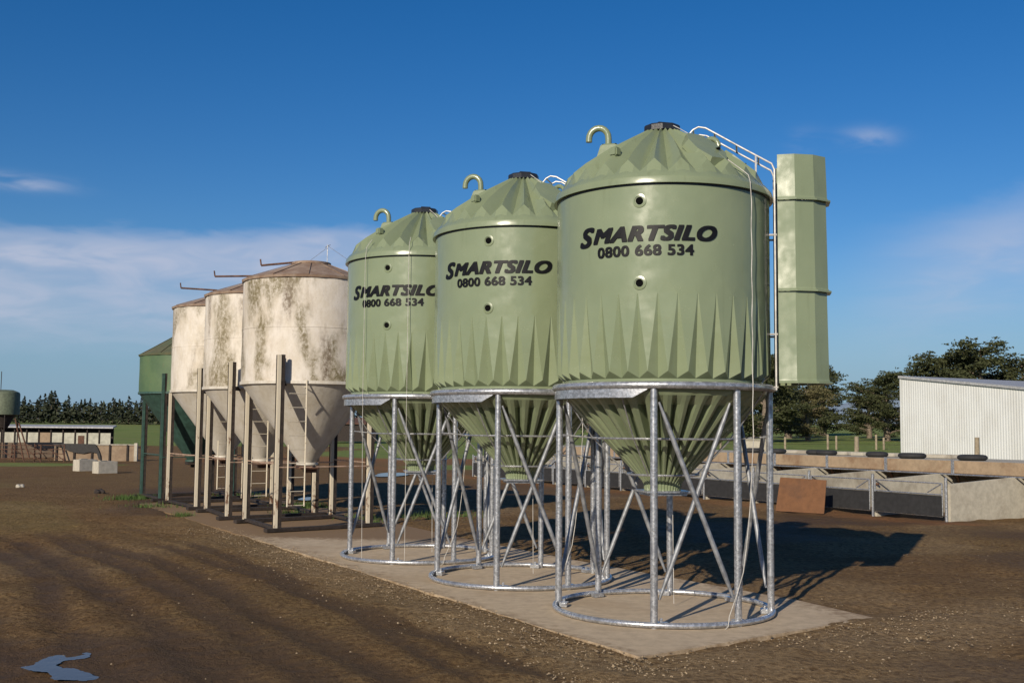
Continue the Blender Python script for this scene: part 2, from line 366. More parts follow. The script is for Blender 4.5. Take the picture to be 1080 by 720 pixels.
# ------------------------------------------------------------------ ground
PADE0 = Vector((1.17, 9.96)); U2 = Vector((-.479, .877)).normalized(); W2 = Vector((-U2.y * -1, U2.x * -1)); W2 = Vector((.877, .479)).normalized()
def build_ground():
    def axis(lo, hi, near0, near1, step, growth):
        a = list(np.arange(near0, near1, step)); s = step; x = near1
        while x < hi: a.append(x); s *= growth; x += s
        a.append(hi); s = step; x = near0 - step; b = []
        while x > lo: b.append(x); s *= growth; x -= s
        b.append(lo); return np.array(b[::-1] + a)
    xs = axis(-1500, 1500, -13, 14, .115, 1.09); ys = axis(-60, 2000, 6.5, 30, .115, 1.07)
    X, Y = np.meshgrid(xs, ys); X = X.ravel(); Y = Y.ravel()
    def vn(x, y, s, seed):  # value noise
        r = np.random.default_rng(seed).random((256, 256)); x = x * s; y = y * s
        xi = np.floor(x).astype(int); yi = np.floor(y).astype(int); fx = x - xi; fy = y - yi
        fx = fx * fx * (3 - 2 * fx); fy = fy * fy * (3 - 2 * fy)
        g = lambda a, b: r[a % 256, b % 256]
        return (g(xi, yi) * (1 - fx) + g(xi + 1, yi) * fx) * (1 - fy) + (g(xi, yi + 1) * (1 - fx) + g(xi + 1, yi + 1) * fx) * fy
    Z = terrain(X, Y)
    dx, dy = X - PADE0.x, Y - PADE0.y
    q = dx * W2.x + dy * W2.y; s = dx * U2.x + dy * U2.y       # q<0 : camera side of the pad edge
    near = 1 - ss(26, 45, np.hypot(X, Y))
    rough = (vn(X, Y, .9, 1) - .5) * .06 + (vn(X, Y, 2.7, 2) - .5) * .042 + (vn(X, Y, 5.9, 3) - .5) * .026
    damp = np.zeros_like(X); ruts = np.zeros_like(X)
    bend = .10 * np.maximum(0, s - 3) ** 1.35 * .25
    for q0, w, d in ((-1.25, .16, .020), (-1.62, .12, .014), (-2.25, .2, .030), (-2.75, .16, .022), (-3.6, .22, .032), (-4.15, .17, .022), (-4.9, .2, .03), (-5.6, .2, .02)):
        wob = q + bend - q0 - (vn(s, s * 0 + q0 * 7, .25, 5) - .5) * .5
        g = np.exp(-(wob / w) ** 2) * ss(-4, 1, s) * (1 - ss(12, 19, s)) * (.45 + .9 * vn(X, Y, .5, 9))
        ruts -= g * d; ruts += .5 * d * (np.exp(-((wob - w * 1.9) / (w * .7)) ** 2) + np.exp(-((wob + w * 1.9) / (w * .7)) ** 2)) * ss(-4, 1, s) * (1 - ss(12, 19, s))
        damp += g * .55
    lug = np.sin(s * 18 + q * 6) * .006 * np.exp(-((q + 3.2) / 2.2) ** 2)
    # broad damp band running along the track, and on the yard right of the pad
    damp += .42 * np.exp(-((q + bend * .8 + 3.0) / 2.3) ** 2) * ss(-6, 0, s) * (1 - ss(9, 17, s)) * (.5 + .8 * vn(X, Y, .35, 21))
    damp += .5 * ss(.52, .75, vn(X, Y, .23, 12)) * ss(-9, -7, -np.hypot(X + 5, Y - 10) * -1)
    damp += .55 * np.exp(-(((X - 10) / 5) ** 2 + ((Y - 23) / 4) ** 2)) * (.4 + vn(X, Y, .6, 14))
    damp += 1.3 * np.exp(-(((X + 3.9) / 1.2) ** 2 + ((Y - 9.3) / .9) ** 2))
    # under the old silos: dark soil
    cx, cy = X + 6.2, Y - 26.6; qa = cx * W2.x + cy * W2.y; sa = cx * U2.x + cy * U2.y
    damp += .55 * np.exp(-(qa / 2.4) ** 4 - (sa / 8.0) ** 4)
    gravel = np.exp(-((q + .55) / .6) ** 2) * ss(-3.5, -1, s) * (1 - ss(9, 14, s))
    f0 = Vector((3.93, 12.12)) - PADE0; fn = Vector((.617, -.787))
    gf = (X - 1.17) * fn.x + (Y - 9.96) * fn.y
    gravel = np.maximum(gravel, np.exp(-((gf - .7) / .9) ** 2) * ss(-2, 0, q + 1) * (1 - ss(4, 9, q)) * .9)
    gravel = np.maximum(gravel, .55 * ss(.55, .8, vn(X, Y, .3, 31)) * near)
    gravel = np.clip(gravel * (.6 + .7 * vn(X, Y, 1.1, 33)), 0, 1)
    moss = ss(.45, .7, vn(X, Y, .22, 41)) * (1 - ss(-3.0, -1.5, q)) * ss(2, 6, s + 0 * X) * .9
    # pasture
    fq = (X - 9.85) * .88 + (Y - 25.1) * .48                    # behind the pens
    grass = ss(8.0, 9.5, fq) * ss(30, 38, Y) 
    d = np.hypot(X, Y); az = X / np.maximum(Y, .1)
    grass = np.maximum(grass, ss(80, 92, d))
    grass *= 1 - .85 * np.exp(-((d - 62) / 6) ** 2) * (az < 0.1)
    def blob(px, py, rx, ry, a=1.0):
        c = G(px, py); return a * np.exp(-(((X - c.x) / rx) ** 2 + ((Y - c.y) / ry) ** 2))
    for b in ((45, 490, 4.6, 1.3, 1.1), (5, 491, 3.5, 1.4, 1.1), (395, 482, 4.5, 7, 1.0), (470, 493, 2.6, 3.2, 1.1), (430, 484, 5, 5, .9), (130, 462, 10, 14, 1.0),
              (155, 461, 10, 12, 1.0), (318, 534, .55, .8, .75), (140, 525, .55, .9, .75), (305, 541, .4, .4, .6), (1070, 541, .9, .7, .8), (250, 523, .6, .7, .6), (388, 551, .35, .4, .6), (470, 545, .9, 1.0, .5), (480, 540, .7, .8, .5), (385, 545, .6, .5, .5)):
        grass = np.maximum(grass, blob(*b))
    red = np.zeros_like(X)
    fl = fq - 0; red += .8 * np.exp(-((fq + .6) / .7) ** 2) * (Y > 24) * (Y < 60) * (.4 + .8 * vn(X, Y, .7, 55))
    red += .7 * np.exp(-((d - 66) / 6) ** 2) * (az < .05) * (az > -.3)
    red = np.clip(red, 0, 1)
    # puddle hollow
    pc = Vector((-3.75, 9.4)); hol = np.exp(-(((X - pc.x) / .55) ** 2 + ((Y - pc.y) / .55) ** 2))
    Z = Z + (rough + ruts + lug) * near - .01 * near
    Z -= .02 * hol
    # flatten under the pads and thing feet
    inpad = ss(.03, 0.30, q) * (1 - ss(3.0, 3.6, q)) * ss(.10, .5, s - .0) * ss(.05, .3, (X - 3.93) * -.617 + (Y - 12.12) * .787) * (1 - ss(19, 22, s))
    edge_ = np.exp(-(q / .45) ** 2) * ss(-1, 0, s) * (1 - ss(19, 22, s)); Z = Z * (1 - .62 * edge_) - .012 * edge_
    Z = Z * (1 - inpad) + (-.045) * inpad
    n, mcols = len(ys), len(xs)
    idx = np.arange(n * mcols).reshape(n, mcols)
    fs = np.stack([idx[:-1, :-1], idx[:-1, 1:], idx[1:, 1:], idx[1:, :-1]], -1).reshape(-1, 4)
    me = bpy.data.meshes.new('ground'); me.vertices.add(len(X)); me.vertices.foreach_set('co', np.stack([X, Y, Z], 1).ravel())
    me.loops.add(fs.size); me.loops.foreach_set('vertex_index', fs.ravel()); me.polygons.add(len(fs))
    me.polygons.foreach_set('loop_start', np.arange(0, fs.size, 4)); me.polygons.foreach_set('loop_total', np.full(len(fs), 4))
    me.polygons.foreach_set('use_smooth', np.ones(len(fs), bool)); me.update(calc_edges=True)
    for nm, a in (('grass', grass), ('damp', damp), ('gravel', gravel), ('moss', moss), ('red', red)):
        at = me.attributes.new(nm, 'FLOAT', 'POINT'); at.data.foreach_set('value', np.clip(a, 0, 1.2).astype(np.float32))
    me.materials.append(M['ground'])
    o = bpy.data.objects.new('ground', me); COL.objects.link(o); tag(o, kind='structure')
build_ground()

def poly_slab(name, pts, z0, z1, mat, attr=None, sub=None):
    bm = bmesh.new(); vs = [bm.verts.new((p[0], p[1], z1)) for p in pts]; f = bm.faces.new(vs)
    if f.normal.z < 0 or f.calc_area() and bm.faces[:][0].normal.z < 0: pass
    bm.normal_update()
    if f.normal.z < 0: f.normal_flip()
    if sub:
        for ax, lo, hi in ((0, min(p[0] for p in pts), max(p[0] for p in pts)), (1, min(p[1] for p in pts), max(p[1] for p in pts))):
            k = lo + sub
            while k < hi:
                no = (1, 0, 0) if ax == 0 else (0, 1, 0); co = (k, 0, 0) if ax == 0 else (0, k, 0)
                bmesh.ops.bisect_plane(bm, geom=bm.verts[:] + bm.edges[:] + bm.faces[:], plane_co=co, plane_no=no); k += sub
    ex = bmesh.ops.extrude_face_region(bm, geom=bm.faces[:])
    top = set(v for v in ex['geom'] if isinstance(v, bmesh.types.BMVert))
    for v in bm.verts:
        if v not in top: v.co.z = z0
    bmesh.ops.recalc_face_normals(bm, faces=bm.faces[:])
    me = bpy.data.meshes.new(name); bm.to_mesh(me); bm.free(); me.materials.append(M[mat])
    if attr:
        a = me.attributes.new('dirt', 'FLOAT', 'POINT'); a.data.foreach_set('value', [attr(v.co) for v in me.vertices])
    o = bpy.data.objects.new(name, me); COL.objects.link(o); return o
E0 = G(676, 692); E1 = G(922, 651); E2 = G(841, 632.5)
edge = []
for k in range(60):   # slightly ragged front edge
    t = k / 59; p = E0.lerp(G(146, 531), t); edge.append((p.x + random.uniform(-.03, .03), p.y + random.uniform(-.02, .02)))
pts = [(E1.x, E1.y)] + edge[:] + [(-8.2, 30.6), (-5.8, 29.9), (-1.0, 20.6), (.95, 17.2), (E2.x, E2.y)]
def pad_dirt(c):
    q = (c.x - 1.17) * W2.x + (c.y - 9.96) * W2.y; s = (c.x - 1.17) * U2.x + (c.y - 9.96) * U2.y
    return float(max(ss(9.0, 13.0, s + (q - 1) * .7), .55 * (1 - ss(0, .35, abs(q)) if False else 0), .42 * ss(2.5, 3.4, q), .42 * (1 - ss(-.02, .45, q)), .40 * (1 - ss(.0, .35, ((c.x - 3.93) * -.617 + (c.y - 12.12) * .787)))))
pad = poly_slab('concrete_pad', pts, -.10, 0.0, 'pad', pad_dirt, sub=.45); tag(pad, kind='structure')

def puddle(name, pxs, z, amp=.012):
    bm = bmesh.new(); ps = [G(*p) for p in pxs]; n = len(ps); out = []; rr = random.Random(3); ph = [rr.uniform(0, 6.28) for _ in range(8)]; S = 16; N = n * S
    for i in range(n):
        for k in range(S):
            t = k / S; p0, p1, p2, p3 = ps[i - 1], ps[i], ps[(i + 1) % n], ps[(i + 2) % n]
            q = .5 * ((2 * p1) + (-p0 + p2) * t + (2 * p0 - 5 * p1 + 4 * p2 - p3) * t * t + (-p0 + 3 * p1 - 3 * p2 + p3) * t ** 3)
            w = 2 * math.pi * (i * S + k) / N; d = sum(math.sin(w * f + ph[j]) * a for j, (f, a) in enumerate(((9, .5), (17, .45), (31, .35), (53, .28), (87, .2), (131, .14))))
            e = sum(math.cos(w * f + ph[j + 1]) * a for j, (f, a) in enumerate(((11, .4), (23, .4), (41, .3), (67, .22), (103, .15))))
            out.append(bm.verts.new((q.x + d * amp, q.y + e * amp, z)))
    f = bm.faces.new(out); bm.normal_update()
    if f.normal.z < 0: f.normal_flip()
    me = bpy.data.meshes.new(name); bm.to_mesh(me); bm.free(); me.materials.append(M['water'])
    o = bpy.data.objects.new(name, me); COL.objects.link(o); return tag(o, kind='structure')
puddle('puddle', [(22, 704), (36, 701), (42, 696), (60, 691), (80, 690), (94, 688), (95, 692), (84, 695), (68, 697), (60, 701), (66, 704), (78, 705), (92, 709), (103, 715), (90, 718), (72, 717), (56, 716), (50, 709), (38, 708)], .004)
puddle('puddle', [(396, 503), (400, 500), (412, 499), (428, 499.5), (430, 501.5), (414, 503)], .035)
puddle('puddle', [(314, 527.5), (320, 525.5), (330, 525), (333, 526.5), (324, 528.5)], .03)

# gravel: one object, stuff
def gravel():
    mb = MB()
    for i in range(6500):
        if random.random() < .62:
            s = random.uniform(-2.2, 14); q = -abs(random.gauss(0, .55)) - .02
            p = PADE0 + U2 * s + W2 * q
        elif random.random() < .6:
            t = random.uniform(-.4, 1.6); p = Vector((E0.x, E0.y)).lerp(Vector((E1.x, E1.y)), t) + Vector((.617, -.787)) * abs(random.gauss(.1, .8))
        else:
            p = Vector((random.uniform(-7, 9), random.uniform(7.4, 20)))
            dq = (p - PADE0).dot(W2)
            if -0.1 < dq < 3.6 and (p - PADE0).dot(U2) > -.5 and (random.random() < .9 or dq > .5 + random.random()): continue
        r = random.choice((.004, .005, .006, .008, .008, .011, .015)) * random.uniform(.7, 1.15)
        a = random.uniform(0, 6.28); z = r * .3 - .005
        vs = []
        for k in range(5): vs.append((p.x + r * random.uniform(.7, 1.2) * math.cos(a + k * 1.257), p.y + r * random.uniform(.7, 1.2) * math.sin(a + k * 1.257), z))
        vs.append((p.x, p.y, z + r * random.uniform(.5, .9))); vs.append((p.x, p.y, z - r * .6))
        mb.add(vs, [(k, (k + 1) % 5, 5) for k in range(5)] + [((k + 1) % 5, k, 6) for k in range(5)])
    o = mb.obj('gravel', 'stone'); tag(o, kind='stuff', label='loose pale gravel scattered along the edge of the concrete pad', cat='gravel')
gravel()

# grass: one object, stuff
def grass_blades():
    mb = MB()
    spots = [((318, 534), .55, .75, 900), ((140, 525), .5, .8, 700), ((193, 544), .18, .2, 160), ((1070, 541), .8, .45, 700), ((250, 523), .5, .6, 400), ((305, 541), .3, .3, 160),
             ((388, 551), .3, .3, 160), ((472, 544), .8, .8, 500), ((160, 534), .6, .4, 200), ((1079, 538), .5, .4, 300), ((380, 546), .5, .4, 200)]
    for (c, rx, ry, n) in spots:
        g = G(*c)
        for i in range(n):
            x = g.x + random.gauss(0, rx * .6); y = g.y + random.gauss(0, ry * .6); h = random.uniform(.04, .13); w = random.uniform(.006, .014); a = random.uniform(0, 6.28)
            lx, ly = random.gauss(0, .03), random.gauss(0, .03); cx, cy = math.cos(a) * w, math.sin(a) * w
            mb.add([(x - cx, y - cy, -.02), (x + cx, y + cy, -.02), (x + lx, y + ly, h)], [(0, 1, 2)])
    o = mb.obj('grass', 'blade'); tag(o, kind='stuff', label='short green grass growing in tufts around silo legs and yard edges', cat='grass')
grass_blades()

# far hills
def hills():
    mb = MB(); n = 240; rows = [[], [], []]
    for i in range(n):
        a = R_(-38 + 76 * i / (n - 1)); h = 22 + 26 * (math.sin(a * 9) * .4 + math.sin(a * 23 + 1) * .25 + math.sin(a * 51 + 2) * .12) + 40 * math.exp(-((a - .335) / .05) ** 2)
        for r, rr, hh in ((0, 1850, -5), (1, 1900, h * .6), (2, 1990, h)):
            rows[r].append((rr * math.sin(a), rr * math.cos(a), hh))
    mb.grid(rows, closed=False); o = mb.obj('hills', 'hill', smooth=60); tag(o, kind='structure')
hills()

# ------------------------------------------------------------------ new green silo
def text_part(s, name, parent, ang, z, width, height, shear, spacing=1.0, bold=.02, R=1.203, big_first=None):
    """lettering cut from the built-in font, wrapped round the cylinder"""
    segs = []; x = 0.0
    def glyphs(t, size):
        cu = bpy.data.curves.new('t', 'FONT'); cu.body = t; cu.size = size; cu.shear = shear; cu.space_character = spacing; cu.resolution_u = 4; cu.fill_mode = 'BOTH'; cu.extrude = .0015
        ob = bpy.data.objects.new('t', cu); COL.objects.link(ob); bpy.context.view_layer.update()
        me = bpy.data.meshes.new_from_object(ob.evaluated_get(bpy.context.evaluated_depsgraph_get())); bpy.data.objects.remove(ob); bpy.data.curves.remove(cu); return me
    bm = bmesh.new()
    parts = [(s, 1.0)] if not big_first else [(s[0], big_first), (s[1:], 1.0)]
    for t, k in parts:
        me = glyphs(t, k); n0 = len(bm.verts)
        for j, (ox, oy) in enumerate([(a * bold * 1.5, b * bold) for a in (-1, -.33, .33, 1) for b in (-1, 0, 1)]):
            for v in me.vertices: v.co += Vector((ox, oy, j * .00012))
            bm.from_mesh(me)
            for v in me.vertices: v.co -= Vector((ox, oy, j * .00012)); bm.verts.ensure_lookup_table(); new = bm.verts[n0:]
        mn = min(v.co.x for v in new); 
        for v in new: v.co.x += x - mn
        if big_first and k != 1.0:
            for v in new: v.co.y -= (k - 1) * .30
        x = max(v.co.x for v in new) - .06; bpy.data.meshes.remove(me)
    xs = [v.co.x for v in bm.verts]; x0, x1 = min(xs), max(xs)
    body = [v.co.y for v in bm.verts]; y0, y1 = min(body), max(body)
    sx = width / (x1 - x0); sy = height / (y1 - y0)
    for v in bm.verts: v.co = Vector(((v.co.x - (x0 + x1) / 2) * sx, (v.co.y - (y0 + y1) / 2) * sy, v.co.z))
    k = -width / 2
    while k < width / 2:
        bmesh.ops.bisect_plane(bm, geom=bm.verts[:] + bm.edges[:] + bm.faces[:], plane_co=(k, 0, 0), plane_no=(1, 0, 0)); k += .03
    for v in bm.verts:
        a = ang + math.degrees(v.co.x / R); p = phi(a, R + v.co.z, z + v.co.y); v.co = p
    me = bpy.data.meshes.new(name); bm.to_mesh(me); bm.free(); me.materials.append(M['ink'])
    o = bpy.data.objects.new(name, me); COL.objects.link(o); o.parent = parent; return o

LEGS = [-102, -12, 33, 78, 123, 168, -147]
def make_silo():
    t = thing('feed_silo', (0, 0, 0), 'x', 'silo', 'new green feed silos on galvanised stands')
    # --- stand
    mb = MB(); mb.ring(1.2, .035, .030); mb.obj('base_ring', 'galv', t, smooth=60)
    mb = MB(); mb.ring(1.205, 2.455, .040, n=120); mb.obj('top_ring', 'galv', t, smooth=60)
    for a in LEGS:
        mb = MB(); p0 = phi(a, 1.175, 0.0); p1 = phi(a, 1.175, 2.44); mb.tube([p0, p0 + Vector((0, 0, .8)), p1], .0385, 14)
        leg = mb.obj('leg', 'galv', t, smooth=50)
        mb = MB(); q = phi(a + 3.4, 1.105, .03); mb.box(q, (.13, .085, .05), R_(a)); mb.tube([q + Vector((0, 0, .02)), q + Vector((0, 0, .06))], .018, 6)
        mb.obj('foot_bracket', 'galv', leg, bevel=.004)
    for a, b in ((-12, 33), (78, 123), (168, -147 + 360), (-147, -102)):
        for lo, hi, r in ((a, b, 1.125), (b, a, 1.165)):
            mb = MB(); p0 = phi(lo + (2.5 if hi > lo else -2.5), r, .28); p1 = phi(hi - (2.5 if hi > lo else -2.5), r, 2.28)
            mb.tube([p0.lerp(p1, k / 8) for k in range(9)], [.012, .026, .026, .026, .026, .026, .026, .026, .012], 8)
            mb.obj('brace', 'dull', t, smooth=50)
    # lintel plate over the open bay
    mb = MB(); rows = [[], [], [], []]
    for k in range(25):
        a = -103 + 88 * k / 24; lowz = 2.325 if k < 23 else 2.325 + (k - 22) * .042
        rows[0].append(phi(a, 1.215, 2.425)); rows[1].append(phi(a, 1.215, lowz)); rows[2].append(phi(a, 1.20, lowz)); rows[3].append(phi(a, 1.20, 2.425))
    rows.append(rows[0]); mb.grid(rows, closed=False, flip=True); mb.obj('lintel_plate', 'galv', t, smooth=40)
    # hopper support rings and ties
    mb = MB(); mb.ring(.80, 1.90, .013, n=72, m=6)
    for a in (-12, 78, 168, -102): mb.tube([phi(a, .80, 1.90), phi(a, 1.16, 1.93)], .009, 6)
    mb.obj('support_ring', 'galv', t, smooth=50)
    mb = MB(); mb.ring(.40, 1.50, .013, n=48, m=6); mb.obj('support_ring', 'galv', t, smooth=50)
    for a in (-80, -30, 60, 100, 200): 
        mb = MB(); mb.tube([phi(a, 1.17, 2.42), phi(a, .82, 1.92), phi(a, .41, 1.50)], .008, 6); mb.obj('tie_rod', 'galv', t, smooth=50)
    # --- cylinder with folded lower flutes
    P = 36; per = 360 / P; Rb = 1.195
    cols = []
    for i in range(P):
        for kind in range(5): cols.append((i, kind))
    def flute_row(z, t_, depth, half):   # half = groove half width in periods
        row = []
        for i in range(P):
            c = i * per
            jit = (math.sin(i * 12.9) * .5)
            for k, (off, d) in enumerate(((-half, 0), (-half * .5, .5), (0, 1), (half * .5, .5), (half, 0))):
                row.append(phi(c + off * per, Rb - depth * d, z))
        return row
    rows = []
    zs_top = [4.56, 4.5, 4.2, 3.9, 3.6, 3.50]
    for z in zs_top: rows.append(flute_row(z, 0, 0, .40))
    z0, z1 = 3.40, 2.60
    for k in range(0, 9):
        f = k / 8; rows.append(flute_row(z0 + (z1 - z0) * f, f, .003 + .079 * f ** 1.25, .03 + .465 * f ** 1.1))
    rows[-1] = [p + Vector((0, 0, (0, -.035, -.07, -.035, 0)[i % 5])) for i, p in enumerate(rows[-1])]
    # bottom: underside of each fold steps back in
    row = []
    for i in range(P):
        c = i * per
        for off in (-.495, -.25, 0, .25, .495): row.append(phi(c + off * per, Rb - .084, 2.525))
    rows.append(row)
    rows.append([phi(i * per + off * per, Rb - .085, 2.46) for i in range(P) for off in (-.495, -.25, 0, .25, .495)])
    mb = MB(); mb.grid(rows, flip=True); 
    mb.obj('cylinder', 'green', t, smooth=14)
    # --- hopper
    mb = MB(); rows = []
    def cone_row(r, z, d):
        row = []
        for i in range(P):
            for off, k in ((-.5, 0), (-.26, 0.12), (0, 1), (.26, .12)): row.append(phi((i + off) * per, r - d * k, z))
        return row
    rows.append(cone_row(1.17, 2.45, 0)); rows.append(cone_row(1.155, 2.39, .0))
    prof = [(1.13, 2.355, .012), (1.03, 2.26, .15), (.90, 2.12, .145), (.76, 1.975, .13), (.62, 1.83, .11), (.48, 1.685, .08), (.34, 1.54, .045), (.235, 1.43, .02)]
    for r, z, d in prof: rows.append(cone_row(r, z, d))
    rows.append(cone_row(.215, 1.40, .012)); rows.append(cone_row(.205, 1.325, .012))
    mb.grid(rows, flip=True); hop = mb.obj('hopper', 'green', t, smooth=12)
    mb = MB(); mb.box((0, 0, 1.312), (.52, .46, .022), R_(12)); mb.box((0, 0, 1.285), (.44, .38, .03), R_(12)); mb.obj('outlet_plate', 'galv', hop, bevel=.004)
    # --- roof
    mb = MB(); Q = 24; pq = 360 / Q; rows = []
    def rrow(rr, zz, rv, zv, soft=.5):
        row = []
        for i in range(Q):
            for off, k in ((-.5, 0), (-.25, soft), (0, 1), (.25, soft)):
                row.append(phi((i + off) * pq + 3, rr + (rv - rr) * k, zz + (zv - zz) * k))
        return row
    rows.append(rrow(.20, 5.37, .205, 5.405))
    rows.append(rrow(.62, 5.055, .66, 5.155)); rows.append(rrow(.90, 4.845, .94, 4.965)); rows.append(rrow(1.12, 4.70, 1.085, 4.845))
    rows.append(rrow(1.180, 4.664, 1.135, 4.712)); rows.append(rrow(1.192, 4.655, 1.185, 4.672))
    rows.append(rrow(1.225, 4.62, 1.225, 4.62)); rows.append(rrow(1.237, 4.575, 1.237, 4.575)); rows.append(rrow(1.237, 4.55, 1.237, 4.55)); rows.append(rrow(1.16, 4.552, 1.16, 4.552))
    mb.grid(rows, flip=True); roof = mb.obj('roof', 'green', t, smooth=20)
    # shade under the roof lip, painted in as a black strip
    mb = MB(); mb.lathe([(1.203, 4.556), (1.203, 4.534), (1.19, 4.53)], 96); mb.obj('seam', 'black', roof, smooth=40)
    # raised pads on the roof
    for a, r, z, k in ((29, .80, 5.062, .92), (74, .86, 5.015, .6)):
        mb = MB(); c = phi(a, r, z); mt = Matrix.Translation(c) @ Matrix.Rotation(R_(a), 4, 'Z') @ Matrix.Rotation(R_(40), 4, 'X')
        hx = [(-.11, -.30), (.11, -.30), (.21, -.12), (.20, .12), (.10, .30), (-.10, .30), (-.20, .12), (-.21, -.12)]
        mb.add([mt @ Vector((x * k, y * k, .012)) for x, y in hx] + [mt @ Vector((x * k * 1.15, y * k * 1.12, -.10)) for x, y in hx], [tuple(range(8))] + [(i, 8 + i, 8 + (i + 1) % 8, (i + 1) % 8) for i in range(8)])
        pn = mb.obj('access_panel', 'green', roof)
        mb = MB(); mb.box(mt @ Vector((.12 * k, -.05, .016)), (.03, .07, .02), R_(a)); mb.obj('vent_slot', 'hole', pn)
    # carrying loops moulded in the roof
    for a in (100, 52):
        mb = MB(); c = phi(a, .62, 5.17); tdir = phi(a + 90, 1, 0); odir = phi(a, 1, 0)
        ptsl = [c + odir * (.10 * math.cos(w)) * 1.0 + Vector((0, 0, -.04 + .10 * math.sin(w))) + tdir * 0 for w in [math.pi * k / 8 for k in range(9)]]
        mb.tube(ptsl, .03, 8); mb.obj('lifting_loop', 'green', roof, smooth=50)
    for a in (-42, -58 + 180):
        mb = MB(); c = phi(a, .90, 5.00); mb.box(c, (.10, .10, .10), R_(a)); mb.obj('lug', 'green', roof, bevel=.015)
    # lid
    mb = MB(); mb.lathe([(.005, 5.50), (.08, 5.495), (.200, 5.470), (.213, 5.455), (.213, 5.395), (.18, 5.385)], 10, a0=R_(12)); mb.box((0.02, -.03, 5.50), (.15, .05, .02), R_(15)); mb.obj('lid', 'black', t, bevel=0)
    # vent pipe
    a = -104; b = phi(a, .60, 0); out = phi(a, 1, 0); mb = MB()
    rows = []
    for z, hw in ((4.98, .20), (5.12, .165), (5.27, .12), (5.285, .10)):
        rows.append([b + phi(a + k * 90 + 45, hw * 1.2, z) for k in range(4)])
    mb.grid(rows); mb.add(rows[-1], [(0, 1, 2, 3)]); base = mb.obj('vent_base', 'green', t, bevel=.02)
    mb = MB(); c0 = b + Vector((0, 0, 5.36)) - out * (-.02)
    path = [b + out * .02 + Vector((0, 0, 5.24)), b + out * .02 + Vector((0, 0, 5.36))]
    for k in range(1, 11):
        w = math.pi * k / 10; path.append(b + out * (.02 + .115 - .115 * math.cos(w)) + Vector((0, 0, 5.37 + .125 * math.sin(w))))
    path.append(path[-1] + Vector((0, 0, -.035))); mb.tube(path, .038, 12); mb.obj('vent_pipe', 'green', base, smooth=50)
    # ports
    for z, lit in ((4.37, 1), (3.51, 0)):
        a = -19; mb = MB(); n = phi(a, 1, 0); c = phi(a, 1.192, z)
        rr = [(.074, 0), (.072, .010), (.052, .013), (.048, .005)]
        ux = phi(a + 90, 1, 0); rows = [[c + n * d + (ux * math.cos(w) + Vector((0, 0, 1)) * math.sin(w)) * r for w in [2 * math.pi * k / 28 for k in range(28)]] for r, d in rr]
        mb.grid(rows); mb.add(rows[-1], [tuple(range(28))]); port = mb.obj('port', 'green', t, smooth=50)
        mb = MB(); rows = [[c + n * d + (ux * math.cos(w) + Vector((0, 0, 1)) * math.sin(w)) * r for w in [2 * math.pi * k / 16 for k in range(16)]] for r, d in ((.040, .006), (.040, .012), (.034, .014))]
        mb.grid(rows); mb.add(rows[-1], [tuple(range(16))]); mb.obj('plug', 'hole', port, smooth=50)
    text_part('SMARTSILO', 'brand_lettering', t, -17.0, 4.03, 1.57, .215, .30, 1.10, .036, big_first=1.32)
    text_part('0800 668 534', 'phone_number', t, -17.0, 3.85, 1.05, .115, 0.0, 1.06, .024)
    # pull cord
    mb = MB(); path = []
    for k in range(9): 
        f = k / 8; r = .21 + (1.16 - .21) * f; z = 5.44 - .50 * (r - .2) - .22 * (r - .2) ** 1.6; path.append(phi(30 + 10 * f, r, z + .0))
    path += [phi(40, 1.225, 4.70), phi(40, 1.25, 4.62), phi(40, 1.258, 4.5)]
    path += [phi(40 + .25 * math.sin(k * 1.3), 1.262, 4.5 - k * .1) for k in range(1, 27)]
    path += [phi(39.5, 1.262, 1.75), phi(38, 1.25, 1.2), phi(36, 1.235, .8), phi(34, 1.23, .55), phi(30, 1.225, .33), phi(25, 1.235, .12), phi(24, 1.25, .03), phi(22, 1.26, .0)]
    mb.tube(path, .0046, 6); mb.obj('pull_cord', 'rope', t, smooth=50)
    mb = MB(); mb.tube([phi(150, .3, 1.35), phi(150, .31, .8), phi(149, .32, .03)], .004, 5); mb.obj('drop_cord', 'rope', t)
    # ladder + cage on the far right flank
    A = 78; o = phi(A, 1, 0); tg = phi(A + 90, 1, 0)
    mb = MB()
    for s in (-1, 1):
        top = [o * 1.25 + tg * (.17 * s) + Vector((0, 0, z)) for z in (2.44, 4.88)]
        run = [o * r + tg * (.17 * s) + Vector((0, 0, z)) for r, z in ((1.22, 4.95), (.9, 5.14), (.50, 5.385), (.42, 5.40), (.36, 5.37), (.30, 5.30))]
        mb.tube(top + run, .0115, 8)
    for k in range(9): z = 2.5 + k * .28; mb.tube([o * 1.25 + tg * .17 + Vector((0, 0, z)), o * 1.25 - tg * .17 + Vector((0, 0, z))], .011, 6)
    for r, z in ((1.08, 5.033), (.84, 5.177), (.60, 5.324), (.36, 5.37)): mb.tube([o * r + tg * .17 + Vector((0, 0, z)), o * r - tg * .17 + Vector((0, 0, z))], .011, 6)
    for z in (2.47, 3.05, 4.15): 
        for s in (-1, 1): mb.tube([o * 1.18 + tg * (.17 * s) + Vector((0, 0, z)), o * 1.27 + tg * (.17 * s) + Vector((0, 0, z))], .012, 6)
    mb.tube([o * 1.05 - tg * .17 + Vector((0, 0, 4.80)), o * 1.05 - tg * .17 + Vector((0, 0, 5.05))], .011, 6)
    lad = mb.obj('ladder', 'galvwhite', t, smooth=50)
    sec = [(0, -.31), (.0, -.345), (.19, -.35), (.40, -.27), (.545, -.12), (.545, .12), (.40, .27), (.19, .35), (0, .345), (0, .31)]
